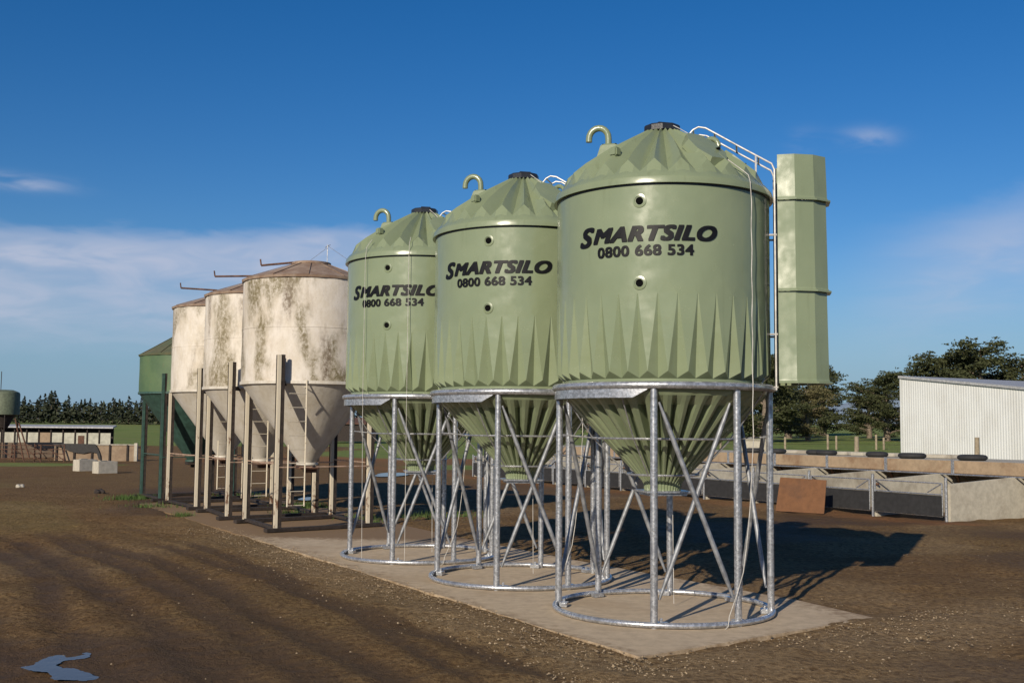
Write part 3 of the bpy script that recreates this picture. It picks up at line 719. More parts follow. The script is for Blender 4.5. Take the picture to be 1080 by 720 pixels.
    for z0_, z1_ in ((4.50, 5.01), (3.50, 4.50), (2.505, 3.50)):
        mb = MB(); rows = []
        for z, gsc in ((z1_, .96), (z0_ + .05, .985), (z0_ + .03, 1.0), (z0_ + .022, 1.05), (z0_ + .004, 1.05)):
            rows.append([o * (1.275 + x * gsc) + tg * (y * gsc) + Vector((0, 0, z)) for x, y in sec])
        rin = [[o * (1.275 + x * .93) + tg * (y * .95) + Vector((0, 0, z)) for x, y in sec] for z in (z0_ + .004, z1_)]
        rows = rows + rin + [rows[0]]
        mb.grid(rows, closed=False, flip=True); mb.obj('ladder_cage', 'green', t, smooth=14)
    return t
silo = make_silo(); refresh_kids()
silo.location = (1.704, 12.503, 0)
tag(silo, 'nearest green feed silo, its tall green ladder cage in full view on the right')
s2 = copy_tree(silo); s2.rotation_euler = (0, 0, R_(-3)); s2.location = (.139, 15.016, 0); tag(s2, 'middle one of the three green feed silos')
s3 = copy_tree(silo); s3.rotation_euler = (0, 0, R_(-3)); s3.location = (-1.418, 17.501, 0); tag(s3, 'farthest green feed silo, beside the weathered white silos, two thin cords hanging in front')
refresh_kids()
for ch in list(kids[s3.name]) + list(kids[s2.name]):
    pass
for a, zt in ((-36.5, 4.70), (-2.5, 4.72)):
    mb = MB(); path = [phi(a, r, z) for r, z in ((1.13, 4.83), (1.24, zt), (1.262, 4.5), (1.262, 2.5), (1.24, 1.2), (1.22, .06))]
    mb.tube(path, .0036, 5); mb.obj('cord', 'rope', s3)

# ------------------------------------------------------------------ old silos
def old_silo(c, legs, R, zr, zt, zcap, rcap, zc0, rc0, mats, name, label, ladder=True, rod=None, mast=False, tall=(1,), group=None, seams=(3.93,), rail_z=1.22):
    """legs: list of 4 (x,y) world feet ordered near-left.. ; c centre"""
    mw, mc, mr, ml = mats
    t = thing(name, (c[0], c[1], 0), label, 'silo', group)
    L = lambda p: Vector((p[0] - c[0], p[1] - c[1], 0))
    mb = MB(); prof = [(R, zt), (R, zr)]
    zs = sorted(list(seams) + [zt, zr], reverse=True); prof = []
    for z in zs:
        if z in seams: prof += [(R, z + .012), (R + .006, z + .010), (R + .006, z - .010), (R, z - .012)]
        else: prof.append((R, z))
    # slight dents
    n = 72; rows = []
    dense = []
    for i in range(len(prof) - 1):
        a, b = prof[i], prof[i + 1]; k = max(1, int(abs(a[1] - b[1]) / .15)); dense += [(a[0] + (b[0] - a[0]) * j / k, a[1] + (b[1] - a[1]) * j / k) for j in range(k)]
    dense.append(prof[-1])
    for r, z in dense: rows.append([phi(360 * j / n, r + .006 * math.sin(j * .9 + z * 3) * math.sin(z * 5 + j * .35), z) for j in range(n)])
    mb.grid(rows, flip=True); body = mb.obj('cylinder', mw, t, smooth=40)
    mb = MB(); mb.lathe([(R + .004, zr + .03), (R + .022, zr + .03), (R + .022, zr - .03), (R - .01, zr - .03)], 72); mb.obj('rim', mc, body, smooth=40)
    mb = MB(); n = 16; mb.lathe([(R - .01, zr - .02), (rc0, zc0), (rc0, zc0 - .06)], 48); mb.lathe([(rc0 + .05, zc0), (rc0 + .05, zc0 - .05), (.02, zc0 - .06)], 24)
    cone = mb.obj('cone', mc, t, smooth=30)
    mb = MB(); mb.lathe([(R - .03, zt - .04), (R + .035, zt - .045), (R + .045, zt + .004), (R + .02, zt + .012), (rcap, zcap)], 24, a0=.1); mb.lathe([(rcap, zcap - .01), (rcap + .02, zcap), (rcap + .02, zcap + .05), (rcap * .6, zcap + .075), (.01, zcap + .08)], 24)
    # seams on the roof sheets
    for k in range(12):
        a = 30 * k + 8; mb.bar(phi(a, R + .02, zt + .02), phi(a, rcap + .02, zcap + .006), .02, .012)
    mb.obj('roof', mr, t, smooth=25)
    near_u = Vector((.47, -.88, 0)).normalized(); wv = Vector((.88, .47, 0))
    for i, p in enumerate(legs):
        q = L(p); h = 3.36 if i in tall else zr - .02
        mb = MB(); rz = math.atan2(near_u.y, near_u.x) + math.pi / 2
        mb.box(q + wv * -.035 + Vector((0, 0, h / 2 + .02)), (.062, .016, h - .04), rz)
        mb.box(q + near_u * -.03 + wv * -.066 + Vector((0, 0, h / 2 + .02)), (.012, .045, h - .04), rz)
        leg = mb.obj('leg', ml, t, bevel=0)
        mb = MB(); mb.box(q + near_u * -.03 + wv * .036 + Vector((0, 0, h / 2 + .02)), (.078, .05, h - .03), rz); mb.box(q + near_u * -.125 + wv * -.01 + Vector((0, 0, h / 2 + .02)), (.115, .014, h - .04), rz)
        mb.obj('web', 'darksteel', leg)
        mb = MB(); dn = Vector((q.x, q.y, 0)).normalized(); gap = abs(q.length - R) + .06
        mb.box(dn * (R + (q.length - R) / 2 - .02) + Vector((0, 0, zr - .03)), (gap, .014, .09), math.atan2(dn.y, dn.x)); mb.obj('gusset', 'darksteel', leg)
    for a, b in ((1, 2), (0, 3)):
        p, q = L(legs[a]), L(legs[b]); d = (q - p).normalized()
        mb = MB(); mb.bar(p - d * .25 + Vector((0, 0, .045)), q + d * .25 + Vector((0, 0, .045)), .16, .07); mb.obj('skid', 'darksteel', t, bevel=.006)
        mb = MB(); mb.bar(p + Vector((0, 0, rail_z)) + near_u * .0, q + Vector((0, 0, rail_z)), .018, .022); mb.obj('cross_rail', 'rail_rust' if ml == 'legwhite' else ml, t)
    for a, b in ((1, 0), (2, 3)):
        p, q = L(legs[a]), L(legs[b]); mb = MB(); mb.bar(p + Vector((0, 0, rail_z + .06)), q + Vector((0, 0, rail_z + .06)), .018, .022); mb.obj('cross_rail', 'rail_rust' if ml == 'legwhite' else ml, t)
        mb = MB(); mb.bar(p + Vector((0, 0, .07)), q + Vector((0, 0, .07)), .10, .05); mb.obj('skid', 'darksteel', t)
    # outlet box under the cone
    mb = MB(); mb.box((0, 0, zc0 - .10), (rc0 * 2.3, rc0 * 2.1, .07), .5); mb.box((.05, .05, zc0 - .17), (rc0 * 1.4, .2, .08), .5); mb.obj('outlet', 'rust' if ml != 'legteal' else 'darksteel', cone, bevel=.01)
    if ladder:
        fl, fr = L(legs[1]), L(legs[2]); d = (fr - fl).normalized(); f0 = fl + d * (ladder if isinstance(ladder, float) else .1) + near_u * .14
        mb = MB()
        for s in (.02, .38): mb.bar(f0 + d * s + Vector((0, 0, .48)), f0 + d * s + Vector((0, 0, zr + (.04 if s > .1 else -1.2))), .024, .018)
        k = .50
        while k < zr - .05: mb.tube([f0 + d * .02 + Vector((0, 0, k)), f0 + d * .38 + Vector((0, 0, k))], .0095, 6); k += .265
        mb.tube([f0 + d * .38 + Vector((0, 0, zr - .1)), f0 + d * .38 - near_u * .2 + Vector((0, 0, zr - .1))], .01, 6)
        mb.obj('ladder', ml, t)
    if rod:
        st, en, up = rod; mb = MB(); mb.tube([Vector(st), Vector(en)], .022, 8); mb.tube([Vector(en), Vector(en) + Vector((-.02, 0, up))], .016, 8); mb.tube([Vector(st) + Vector((0, 0, -.02)), Vector(st).lerp(Vector(en), .35) + Vector((0, 0, -.16))], .008, 5)
        mb.obj('lid_lever', 'rust', t, smooth=50)
    if mast:
        mb = MB(); m0 = Vector((.32, .0, zcap + .02)); mb.tube([m0, m0 + Vector((0, 0, .42))], .011, 6); mb.tube([m0 + Vector((-.05, 0, .36)), m0 + Vector((.06, 0, .42))], .008, 5)
        mb.tube([m0 + Vector((0, 0, .40)), m0 + Vector((.5, -.2, .05)), m0 + Vector((.95, -.4, -.28))], .004, 4)
        mb.tube([m0 + Vector((0, 0, .36)), m0 + Vector((-.35, -.1, .06))], .004, 4)
        mb.obj('mast', 'galv', t)
    return t
g = 'old elevated silos on skid frames'
old_silo((-4.16, 22.70), [(-5.45, 23.05), (-4.40, 21.12), (-2.82, 22.4), (-3.88, 24.39)], 1.36, 2.85, 4.94, 5.31, .38, 1.27, .17, ('oldwhite', 'cone', 'oldroof', 'legwhite'),
         'old_silo', 'nearest and most stained old white silo, a thin mast on its brown roof', ladder=.12, rod=((-.36, -.08, 5.36), (-1.02, -.1, 5.29), .13), mast=True, group=g)
old_silo((-5.72, 25.46), [(-7.0, 25.78), (-6.0, 23.78), (-4.37, 24.98), (-5.3, 26.9)], 1.33, 2.83, 4.95, 5.31, .36, 1.25, .17, ('oldwhite2', 'cone', 'oldroof', 'legwhite'),
         'old_silo', 'middle one of the three old white silos, half hidden behind the nearest white silo', ladder=.42, rod=((-.10, -.3, 5.42), (-1.10, -.3, 5.40), .13), group=g)
old_silo((-7.28, 28.15), [(-8.72, 28.45), (-7.43, 26.48), (-5.9, 27.7), (-7.1, 29.7)], 1.33, 2.84, 4.95, 5.30, .36, 1.25, .17, ('oldwhite3', 'cone', 'oldroof', 'legwhite'),
         'old_silo', 'farthest of the three old white silos, next to the dark green silo', ladder=.42, rod=((-.20, -.3, 5.41), (-1.12, -.3, 5.46), .13), group=g)
old_silo((-8.80, 30.83), [(-10.22, 30.96), (-9.19, 29.34), (-7.6, 30.6), (-8.7, 32.4)], 1.50, 2.86, 3.91, 4.72, .16, 1.05, .17, ('oldgreen', 'legteal', 'greenroof', 'legteal'),
         'old_silo', 'short dark green old silo with steep dark roof and teal legs', ladder=False, group=g, seams=(), rail_z=1.15)
# silo standing far off at the left edge
t = thing('water_tank', AT(3, 450, 60), 'dull green round tank on dark legs at the far left edge of the photo', 'tank'); t.location.z = tz(t.location.x, 60)
c0 = AT(0, 437, 60).z - t.location.z; c1 = AT(0, 413, 60).z - t.location.z
mb = MB(); mb.lathe([(.005, c1 + .12), (.45, c1 + .1), (.75, c1 - .02), (.80, c1 - .12), (.80, c0), (.5, c0 - .02)], 32); mb.obj('shell', 'tankgreen', t, smooth=30)
mb = MB(); mb.lathe([(.6, c0 - .01), (.25, c0 - .7), (.0, c0 - .75)], 20); mb.obj('hopper', 'darksteel', t, smooth=30)
for a in range(4): mb = MB(); mb.tube([phi(a * 90 + 30, .74, -.1), phi(a * 90 + 30, .74, c0 + .05)], .035, 6); mb.obj('leg', 'darksteel', t)
mb = MB(); mb.tube([(-.2, 0, c1 + .05), (-.2, 0, c1 + 1.1)], .02, 5); mb.obj('mast', 'darksteel', t)

# ------------------------------------------------------------------ calf pens on the right
U = Vector((-.48, .88, 0)).normalized(); Wd = Vector((.88, .48, 0)).normalized()
FR = Vector((9.85, 25.1, 0)); BK = Vector((11.96, 26.25, 0)); PITCH = 2.155
def orient(v): return math.atan2(v.y, v.x)
NB = 11
where = ['at the right end beside the timber rails', 'between the two black gates', 'next to the rusty leaning plate', 'behind the rusty leaning plate']
for k in range(NB + 1):
    p = FR + U * (k * PITCH); q = BK + U * (k * PITCH) + Wd * .8
    L = (q - p).length; mb = MB()
    ux = (q - p).normalized(); nx = Vector((-ux.y, ux.x, 0)) * .055
    prof = [(0.0, -.1), (L, -.1), (L, 1.05), (2.3, .96), (0.0, .83)]
    vs = [p + ux * x + nx + Vector((0, 0, z)) for x, z in prof] + [p + ux * x - nx + Vector((0, 0, z)) for x, z in prof]
    mb.add(vs, [(0, 1, 2, 3, 4), (9, 8, 7, 6, 5)] + [(i, 5 + i, 5 + (i + 1) % 5, (i + 1) % 5) for i in range(5)])
    o = mb.obj('pen_divider', 'concrete', None, bevel=.012)
    lab = ('grey concrete pen divider with sloping top, ' + where[k]) if k < 4 else ('grey concrete pen divider, the %s one from the right, seen through silo stands' % ['fifth', 'sixth', 'seventh', 'eighth', 'ninth', 'tenth', 'eleventh', 'last'][k - 4])
    lab = lab
    tag(o, lab, 'wall', 'concrete dividers between the calf pens')
ordn = ['nearest', 'second', 'third', 'fourth', 'fifth', 'sixth', 'seventh', 'eighth', 'ninth', 'tenth', 'farthest']
def make_gate():
    t = thing('pen_gate', (0, 0, 0), 'x', 'gate', 'black and galvanised pen gates'); W_ = PITCH - .14
    mb = MB(); mb.tube([(.04, 0, .12), (.04, 0, .84)], .022, 8); mb.tube([(W_ - .0, 0, .12), (W_, 0, .84)], .022, 8)
    mb.tube([(.04, 0, .84), (W_, 0, .84)], .016, 6); mb.tube([(.04, 0, .585), (W_, 0, .585)], .016, 6); mb.tube([(W_ / 2, 0, .10), (W_ / 2, 0, .585)], .019, 6); mb.tube([(.04, 0, .10), (W_, 0, .10)], .016, 6)
    mb.tube([(.04, 0, .84), (.45, 0, .62)], .014, 6)
    mb.obj('frame', 'galv', t, smooth=50)
    mb = MB(); mb.box((W_ / 2 + .02, .022, .335), (W_ - .02, .014, .46)); mb.obj('rubber_panel', 'rubber', t)
    mb = MB(); mb.tube([(-.07, 0, -.1), (-.07, 0, .98)], .035, 8); mb.obj('post', 'galv', t, smooth=50); mb = MB(); mb.tube([(W_ + .06, .02, -.1), (W_ + .06, .02, .90)], .03, 8); mb.obj('post', 'galv', t, smooth=50)
    mb = MB(); mb.box((W_ - .03, -.03, .74), (.14, .03, .05)); mb.obj('latch', 'rust', t, bevel=.005)
    return t
gate = make_gate(); refresh_kids()
for k in range(NB):
    gt = gate if k == 0 else copy_tree(gate)
    gt.location = FR + U * (k * PITCH + .08) - Wd * .05; gt.rotation_euler = (0, 0, orient(U))
    tag(gt, 'black panelled pen gate, ' + ('second from the right, beside the rusty plate' if k == 1 else 'nearest one, beside the pale end wall' if k == 0 else ordn[k] + ' one from the right end of the pens'), 'gate', 'black and galvanised pen gates')
# low roof with tan fascia
S0, S1 = -10.0, NB * PITCH + .1
t = thing('pen_shelter', BK, 'long low calf pen shelter with stained tan fascia boards and dark interior', 'shelter', rz=orient(U))
# local x along U, local y = -Wd direction? (z up) -> depth is local -y
sgn = -1.0
k = 0; s = -4 * PITCH - .35
while s < S1 - .1:
    e = min(s + PITCH, S1); mb = MB(); mb.box(((s + e) / 2, 0, 1.135 + random.uniform(-.006, .006)), (e - s - .025, .09, .315)); mb.obj('fascia_board', 'fascia', t, bevel=.012)
    mb = MB(); mb.box((s, .06, 1.13), (.09, .03, .38)); mb.obj('bracket', 'galv', t, bevel=.004)
    mb = MB(); mb.bar((s, -.08, .96), (s + .55, -.9, .55), .06, .06); mb.obj('brace', 'rust', t)
    s = e; k += 1
mb = MB(); mb.tube([(-9, .16, .955), (S1, .16, .955)], .020, 6); mb.obj('pipe_rail', 'galv', t, smooth=50)
mb = MB(); mb.box(((S1 - 9) / 2, sgn * 1.55, 1.255), (S1 + 9, 3.0, .05)); mb.obj('roof', 'concrete', t, bevel=.01)
mb = MB(); mb.box(((S1 - 9) / 2, sgn * 3.0, .56), (S1 + 9, .12, 1.32)); mb.obj('back_wall', 'concrete', t)
mb = MB(); mb.box((S1 + .03, sgn * 1.5, .55), (.10, 3.0, 1.3)); mb.obj('end_wall', 'concrete', t)
mb = MB()
# loose concrete slabs and tyres on the roof
def on_roof(px, py):   # point on the roof along that sight line
    r = ray(px, py); z = 1.282; tt = (z - H) / r[2]; return Vector((r[0] * tt, r[1] * tt, z))
def tyre(label, s, d, R=.34, flat=.17):
    mb = MB(); prof = []
    for k in range(13):
        w = -math.pi * .5 + 2 * math.pi * k / 12
        prof.append((R - .105 + .105 * math.cos(w) * (1 if math.cos(w) > 0 else .75), flat / 2 + flat / 2 * math.sin(w)))
    rows = [[(r * math.cos(a), r * math.sin(a), z) for a in [2 * math.pi * j / 30 for j in range(30)]] for r, z in prof]
    mb.grid(rows, flip=True); o = mb.obj('tyre', 'rubber', None, smooth=50)
    p = BK + U * s + Wd * d; o.location = (p.x, p.y, 1.283); o.rotation_euler = (0, 0, random.uniform(0, 3)); tag(o, label, 'tyre', 'old tyres weighing down the pen roof'); return o
def s_at(px, d=1.0):
    r = ray(px, 480); k = r[0] / r[1]; b = BK + Wd * d; return (b.x - k * b.y) / (k * U.y - U.x)
for px, d, lab in ((1025.5, .9, 'big black tyre on the pen roof below the post against the white shed'), (962, .8, 'black tyre on the pen roof below the near corner of the white shed'),
                   (925, 1.0, 'black tyre on the pen roof between the lone fence post and the shed corner'), (872, 1.1, 'black tyre on the pen roof just left of the lone fence post'), (861, 1.1, 'black tyre touching the left side of another tyre, left of the lone fence post'),
                   (819, .9, 'black tyre on the pen roof just right of the nearest green silo stand'), (796, 1.0, 'black tyre on the pen roof seen through the right of the nearest silo stand')):
    tyre(lab, s_at(px, d), d, .37 if px in (1025.5, 962) else .31, .15)
for px0, px1, d, lab in ((822, 858, 1.9, 'pale concrete slab lying on the pen roof left of the paired tyres'), (881, 900, 1.9, 'pale concrete slab on the pen roof under the lone fence post'), (903, 917, 1.8, 'short pale slab on the pen roof right of the lone fence post'),
                         (932, 950, 1.9, 'pale slab on the pen roof left of the shed corner'), (980, 1010, 2.0, 'long pale slab on the pen roof in front of the white shed wall')):
    s0, s1 = s_at(px1, d), s_at(px0, d); mb = MB(); L = abs(s1 - s0) * .94; mb.box((0, 0, .055), (L, .5, .10)); o = mb.obj('concrete_slab', 'block', None, bevel=.012)
    p = BK + U * ((s0 + s1) / 2) + Wd * d; o.location = (p.x, p.y, 1.281); o.rotation_euler = (0, 0, orient(U) + random.uniform(-.03, .03)); tag(o, lab, 'slab', 'slabs lying on the pen roof')
# rusty plate leaning on the gates
a, b = G(818, 538.5), G(869, 541.5); d = (b - a); n = Vector((d.y, -d.x, 0)).normalized()
mb = MB(); n = n if n.y < 0 else -n
w = d.normalized(); top = Vector((0, 0, .80)) - n * .24
vs = [a, b, b + top, b + top - w * .0, a + top + Vector((0, 0, .03))]
vs = [a, b, b + top - w * .03, a + top + w * .02 + Vector((0, 0, .03))]; off = n * -.02
mb.add(vs + [v + off for v in vs], [(0, 1, 2, 3), (7, 6, 5, 4), (0, 4, 5, 1), (1, 5, 6, 2), (2, 6, 7, 3), (3, 7, 4, 0)])
o = mb.obj('steel_plate', 'rustpanel', None); tag(o, 'rust brown steel plate leaning against the pen gates beyond the nearest silo stand', 'steel plate')
# timber rails at right
t = thing('timber_fence', G(1059, 545), 'short weathered timber rail fence at the right edge beside the concrete end wall', 'fence')
base = G(1059, 545)
for k in range(3):
    mb = MB(); p = Wd * (k * 1.55); mb.box(p + Vector((0, 0, .42)), (.13, .12, 1.06), .5); mb.obj('post', 'timber', t, bevel=.01)
for z in (.86, .34): 
    mb = MB(); mb.bar(Wd * -.05 + Vector((0, -.09, z)), Wd * 3.2 + Vector((0, -.09, z - .02)), .045, .13); mb.obj('rail', 'timber', t, bevel=.006)
mb = MB(); mb.bar(Vector((.1, -.04, .62)), Wd * 1.5 + Vector((0, -.04, .10)), .04, .11); mb.obj('rail', 'darksteel', t, label='dark diagonal rail')

# ------------------------------------------------------------------ white shed
P0 = AT(951.5, 450, 60); P0.z = 0
t = thing('shed', (P0.x, P0.y, 0), 'white corrugated steel shed with a thin grey roof sloping down to the right', 'shed', rz=orient(-U))
Ls, Dp = 16.0, 14.0; zL = AT(951.5, 399, 60).z; slope = -.108
mb = MB(); n = 420; rows = [[], []]
for i in range(n + 1):
    x = Ls * i / n; ph = (i % 4); dy = .0 if ph in (0, 1) else .013
    rows[0].append((x, -dy, -.3)); rows[1].append((x, -dy, zL + slope * x))
mb.grid(rows, closed=False); mb.obj('wall', 'shedwall', t)
mb = MB(); rows = [[], []]
for i in range(401):
    y = Dp * i / 400; dy = 0 if i % 4 < 2 else .022
    rows[0].append((-dy, y, -.3)); rows[1].append((-dy, y, zL))
mb.grid(rows, closed=False, flip=True); mb.obj('wall', 'shedwall', t)
mb = MB(); mb.add([(Ls, 0, -.3), (Ls, Dp, -.3), (Ls, Dp, zL + slope * Ls), (Ls, 0, zL + slope * Ls), (0, Dp, -.3), (0, Dp, zL)], [(0, 1, 2, 3), (1, 4, 5, 2)]); mb.obj('wall', 'shedwall', t)
mb = MB(); x0, x1 = -.12, Ls + .2
vs = [(x0, -.12, zL - slope * .12 + .01), (x1, -.12, zL + slope * x1 + .01), (x1, Dp + .1, zL + slope * x1 + .01), (x0, Dp + .1, zL - slope * .12 + .01)]
mb.add([(a, b, c) for a, b, c in vs] + [(a, b, c + .13) for a, b, c in vs], [(3, 2, 1, 0), (4, 5, 6, 7), (0, 1, 5, 4), (1, 2, 6, 5), (2, 3, 7, 6), (3, 0, 4, 7)]); 
roof = mb.obj('roof', 'grey', t)
mb = MB(); mb.bar((-.135, -.14, -.3), (-.135 + .1, -.14 + .1, -.3 + .001), .01, .01); 
mb = MB(); mb.box((-.02, -.035, zL / 2 - .15), (.12, .02, zL + .25)); mb.obj('corner_flashing', 'shedwall', t)

# posts behind the pens, far fence
def post(px, pyb, pyt, y, label):
    a = AT(px, pyb, y); b = AT(px, pyt, y); mb = MB(); zb = min(tz(a.x, y) - .1, b.z - .6); h = b.z - zb
    mb.tube([(0, 0, 0), (0, 0, h * .6), (.01, 0, h)], [.10, .095, .085], 9); o = mb.obj('fence_post', 'timber', None, smooth=50); o.location = (a.x, a.y, zb)
    return tag(o, label, 'post', 'timber posts behind the pens')
post(903.5, 478, 460, 44, 'lone round timber post in grass behind the pens, left of the shed')
post(1030.5, 480, 461, 40, 'round timber post standing in front of the white shed wall')
post(748, 478, 466, 46, 'timber post behind the pens seen through the nearest silo stand')
t = thing('wire_fence', (0, 0, 0), 'low wire fence with small timber posts across the paddock', 'fence')
prev = None; wires = MB()
for px in (760, 795, 828, 873, 882, 924, 932, 975):
    D = 88; a = AT(px, 460, D); z = tz(a.x, D); mb = MB(); mb.tube([(a.x, D, z - .1), (a.x, D, z + random.uniform(.95, 1.2))], .085, 7); mb.obj('post', 'timber', t)
    if prev is not None:
        for h in (.4, .7, .95): wires.tube([(prev.x, D, prev.z + h), (a.x, D, z + h)], .012, 4)
    prev = Vector((a.x, D, z))
wires.obj('wire', 'darksteel', t)
# concrete trough far behind the near stand
a = AT(794, 460, 80); mb = MB(); zt_ = tz(a.x, 80); 
mb.box((0, 0, .45), (1.9, 1.0, .9)); mb.box((0, 0, .93), (2.1, 1.2, .08)); o = mb.obj('water_trough', 'block', None, bevel=.03); o.location = (a.x, 80, zt_); tag(o, 'pale grey concrete trough in the paddock behind the nearest silo stand', 'trough')

# ------------------------------------------------------------------ left background
def flat(px, y): v = AT(px, 450, y); return Vector((v.x, y, tz(v.x, y)))
t = thing('calf_shed', flat(59, 75), 'long low calf shed of pale panels with grey roof, far left beneath the pine row', 'shed')
b0 = t.location.copy(); xw = [AT(px, 450, 75).x - b0.x for px in (-22, 118)]; zr_ = AT(59, 449.5, 75).z - b0.z
mb = MB(); mb.add([(xw[0], -.35, zr_ - .1), (xw[1] + .2, -.35, zr_ - .1), (xw[1] + .0, .9, zr_ + .02), (xw[0], .9, zr_ + .02), (xw[0], -.35, zr_ - .02), (xw[1] + .2, -.35, zr_ - .02), (xw[1] + .0, .9, zr_ + .12), (xw[0], .9, zr_ + .12)],
              [(3, 2, 1, 0), (4, 5, 6, 7), (0, 1, 5, 4), (1, 2, 6, 5), (2, 3, 7, 6), (3, 0, 4, 7)]); mb.obj('roof', 'grey', t)
N = 11; pw = (xw[1] - xw[0]) / N
for k in range(N):
    x = xw[0] + pw * k; mb = MB(); mb.box((x + pw / 2, 0, .30), (pw - .12, .05, zr_ * .5 + .75)); mb.obj('panel', 'tan' if k in (5,) else 'panelwhite', t, label='brown panel' if k == 5 else None)
    if k == 8: mb = MB(); mb.box((x + pw / 2, -.04, .5), (pw - .4, .03, .7)); mb.obj('panel', 'rust', t, label='rusty panel')
    mb = MB(); mb.box((x, -.05, zr_ / 2 - .1), (.08, .08, zr_ + .2)); mb.obj('post', 'darksteel', t)
mb = MB(); mb.box(((xw[0] + xw[1]) / 2, .8, .6), (xw[1] - xw[0] - .3, .08, 1.8)); mb.obj('back_wall', 'darksteel', t)
# tan board wall with posts
a, b = G(57, 487), G(143, 487.5)
t = thing('board_wall', a, 'low tan board wall with dark posts and pale capping behind the two concrete blocks', 'wall', rz=orient(b - a)); L = (b - a).length
mb = MB(); mb.box((L / 2, 0, .44), (L, .08, .95)); mb.obj('board', 'tan', t)
mb = MB(); mb.box((L / 2, 0, .935), (L, .2, .05)); mb.obj('capping', 'block', t)
for k in range(5): mb = MB(); mb.box((L * (k + .35) / 4.6 - .2, -.07, .45), (.09, .08, .98)); mb.obj('post', 'darksteel', t)
mb = MB(); mb.box((L, 0, .5), (.16, .22, 1.05)); mb.obj('post', 'block', t, label='pale end post')
# tarpaulin over the wall
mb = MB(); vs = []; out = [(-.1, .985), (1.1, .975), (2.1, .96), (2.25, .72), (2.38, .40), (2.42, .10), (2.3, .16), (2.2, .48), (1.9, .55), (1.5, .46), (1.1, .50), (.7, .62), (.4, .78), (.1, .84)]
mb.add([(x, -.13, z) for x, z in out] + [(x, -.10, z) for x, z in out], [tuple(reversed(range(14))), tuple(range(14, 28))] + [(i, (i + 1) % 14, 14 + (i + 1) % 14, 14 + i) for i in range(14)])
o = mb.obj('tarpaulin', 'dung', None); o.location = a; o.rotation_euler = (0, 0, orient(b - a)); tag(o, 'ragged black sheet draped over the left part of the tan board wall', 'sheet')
# pale wall further left, partly behind rusty gates
a2, b2 = G(-30, 486), G(56, 485)
mb = MB(); L = (b2 - a2).length; mb.box((L / 2, 0, .42), (L, .12, 1.1)); o = mb.obj('garden_wall', 'tan', None, bevel=.01); o.name = 'low_wall'; o.location = a2 + Vector((0, 1.2, 0)); o.rotation_euler = (0, 0, orient(b2 - a2)); tag(o, 'long low tan wall behind the rusty stock gates at the left edge', 'wall')
# rusty stock gates
labs = ['rusty tubular stock gate standing at the far left edge of the yard', 'rusty stock gate in the middle of the gate pile, crossed by a leaning pole', 'rusty stock gate nearest the tan board wall']
for k, (px, lab) in enumerate(zip((-14, 12, 36), labs)):
    p = G(px, 488); t = thing('stock_gate', p, lab, 'gate', 'rusty stock gates at the left of the yard', rz=.12 * (k - 1) + .05); W_ = 1.45
    mb = MB(); mb.tube([(0, 0, -.05), (0, 0, 1.0)], .035, 7); mb.tube([(W_, 0, -.05), (W_, 0, .95)], .035, 7); mb.obj('frame', 'rust', t)
    for z in (.25, .5, .72, .92): mb = MB(); mb.tube([(0, 0, z), (W_, .02, z - .03)], .022, 6); mb.obj('rail', 'rust', t)
    mb = MB(); mb.tube([(0, 0, .9), (W_ * .5, .02, .12)], .022, 6); mb.tube([(W_ * .5, .02, .7), (W_, .02, .12)], .022, 6); mb.obj('brace', 'rust', t)
for (x0, y0, x1, y1, lab) in ((25, 477, 16, 441, 'tall rusty pole leaning left above the stock gates'), (31, 474, 20, 446, 'second rusty pole leaning left, right of the tallest one')):
    mb = MB(); p, q = AT(x0, y0 + 9, 56), AT(x1, y1, 56); mb.tube([Vector((0, 0, 0)), q - p], .04, 7); o = mb.obj('pole', 'rust', None, smooth=50); o.location = p; tag(o, lab, 'pole', 'rusty poles leaning over the stock gates')
# two concrete blocks
for (pa, pb, lab) in (((82, 497), (105, 496.5), 'pale concrete block behind and left of the other block, yard left'), ((102, 499.5), (126, 499), 'pale concrete block in front and right of the other block, yard left')):
    a, b = G(*pa), G(*pb); mb = MB(); L = (b - a).length; L *= .88; mb.box((L / 2 + .1, .35, .24), (L, .55, .50)); mb.box((L / 2, .35, .51), (L * .4, .2, .03)); o = mb.obj('concrete_block', 'block', None, bevel=.035); o.location = a; o.rotation_euler = (0, 0, orient(b - a) + .08)
    tag(o, lab, 'block', 'concrete blocks on the yard')
# rust red shelter far behind, seen between white and green silos
a = flat(372, 95); mb = MB(); mb.box((0, 0, 1.0), (3.6, .1, 1.3)); mb.obj
t = thing('field_shelter', a, 'low rust red field shelter far off between the white silos and the green silos', 'shelter')
mb = MB(); mb.box((0, 0, .9), (4.2, 2.0, 1.5)); mb.obj('wall', 'darksteel', t); mb = MB(); mb.add([(-2.4, -1.2, 1.6), (2.4, -1.2, 1.6), (2.4, 1.2, 2.1), (-2.4, 1.2, 2.1), (-2.4, -1.2, 1.7), (2.4, -1.2, 1.7), (2.4, 1.2, 2.2), (-2.4, 1.2, 2.2)], [(3, 2, 1, 0), (4, 5, 6, 7), (0, 1, 5, 4), (1, 2, 6, 5), (2, 3, 7, 6), (3, 0, 4, 7)]); mb.obj('roof', 'rust', t)
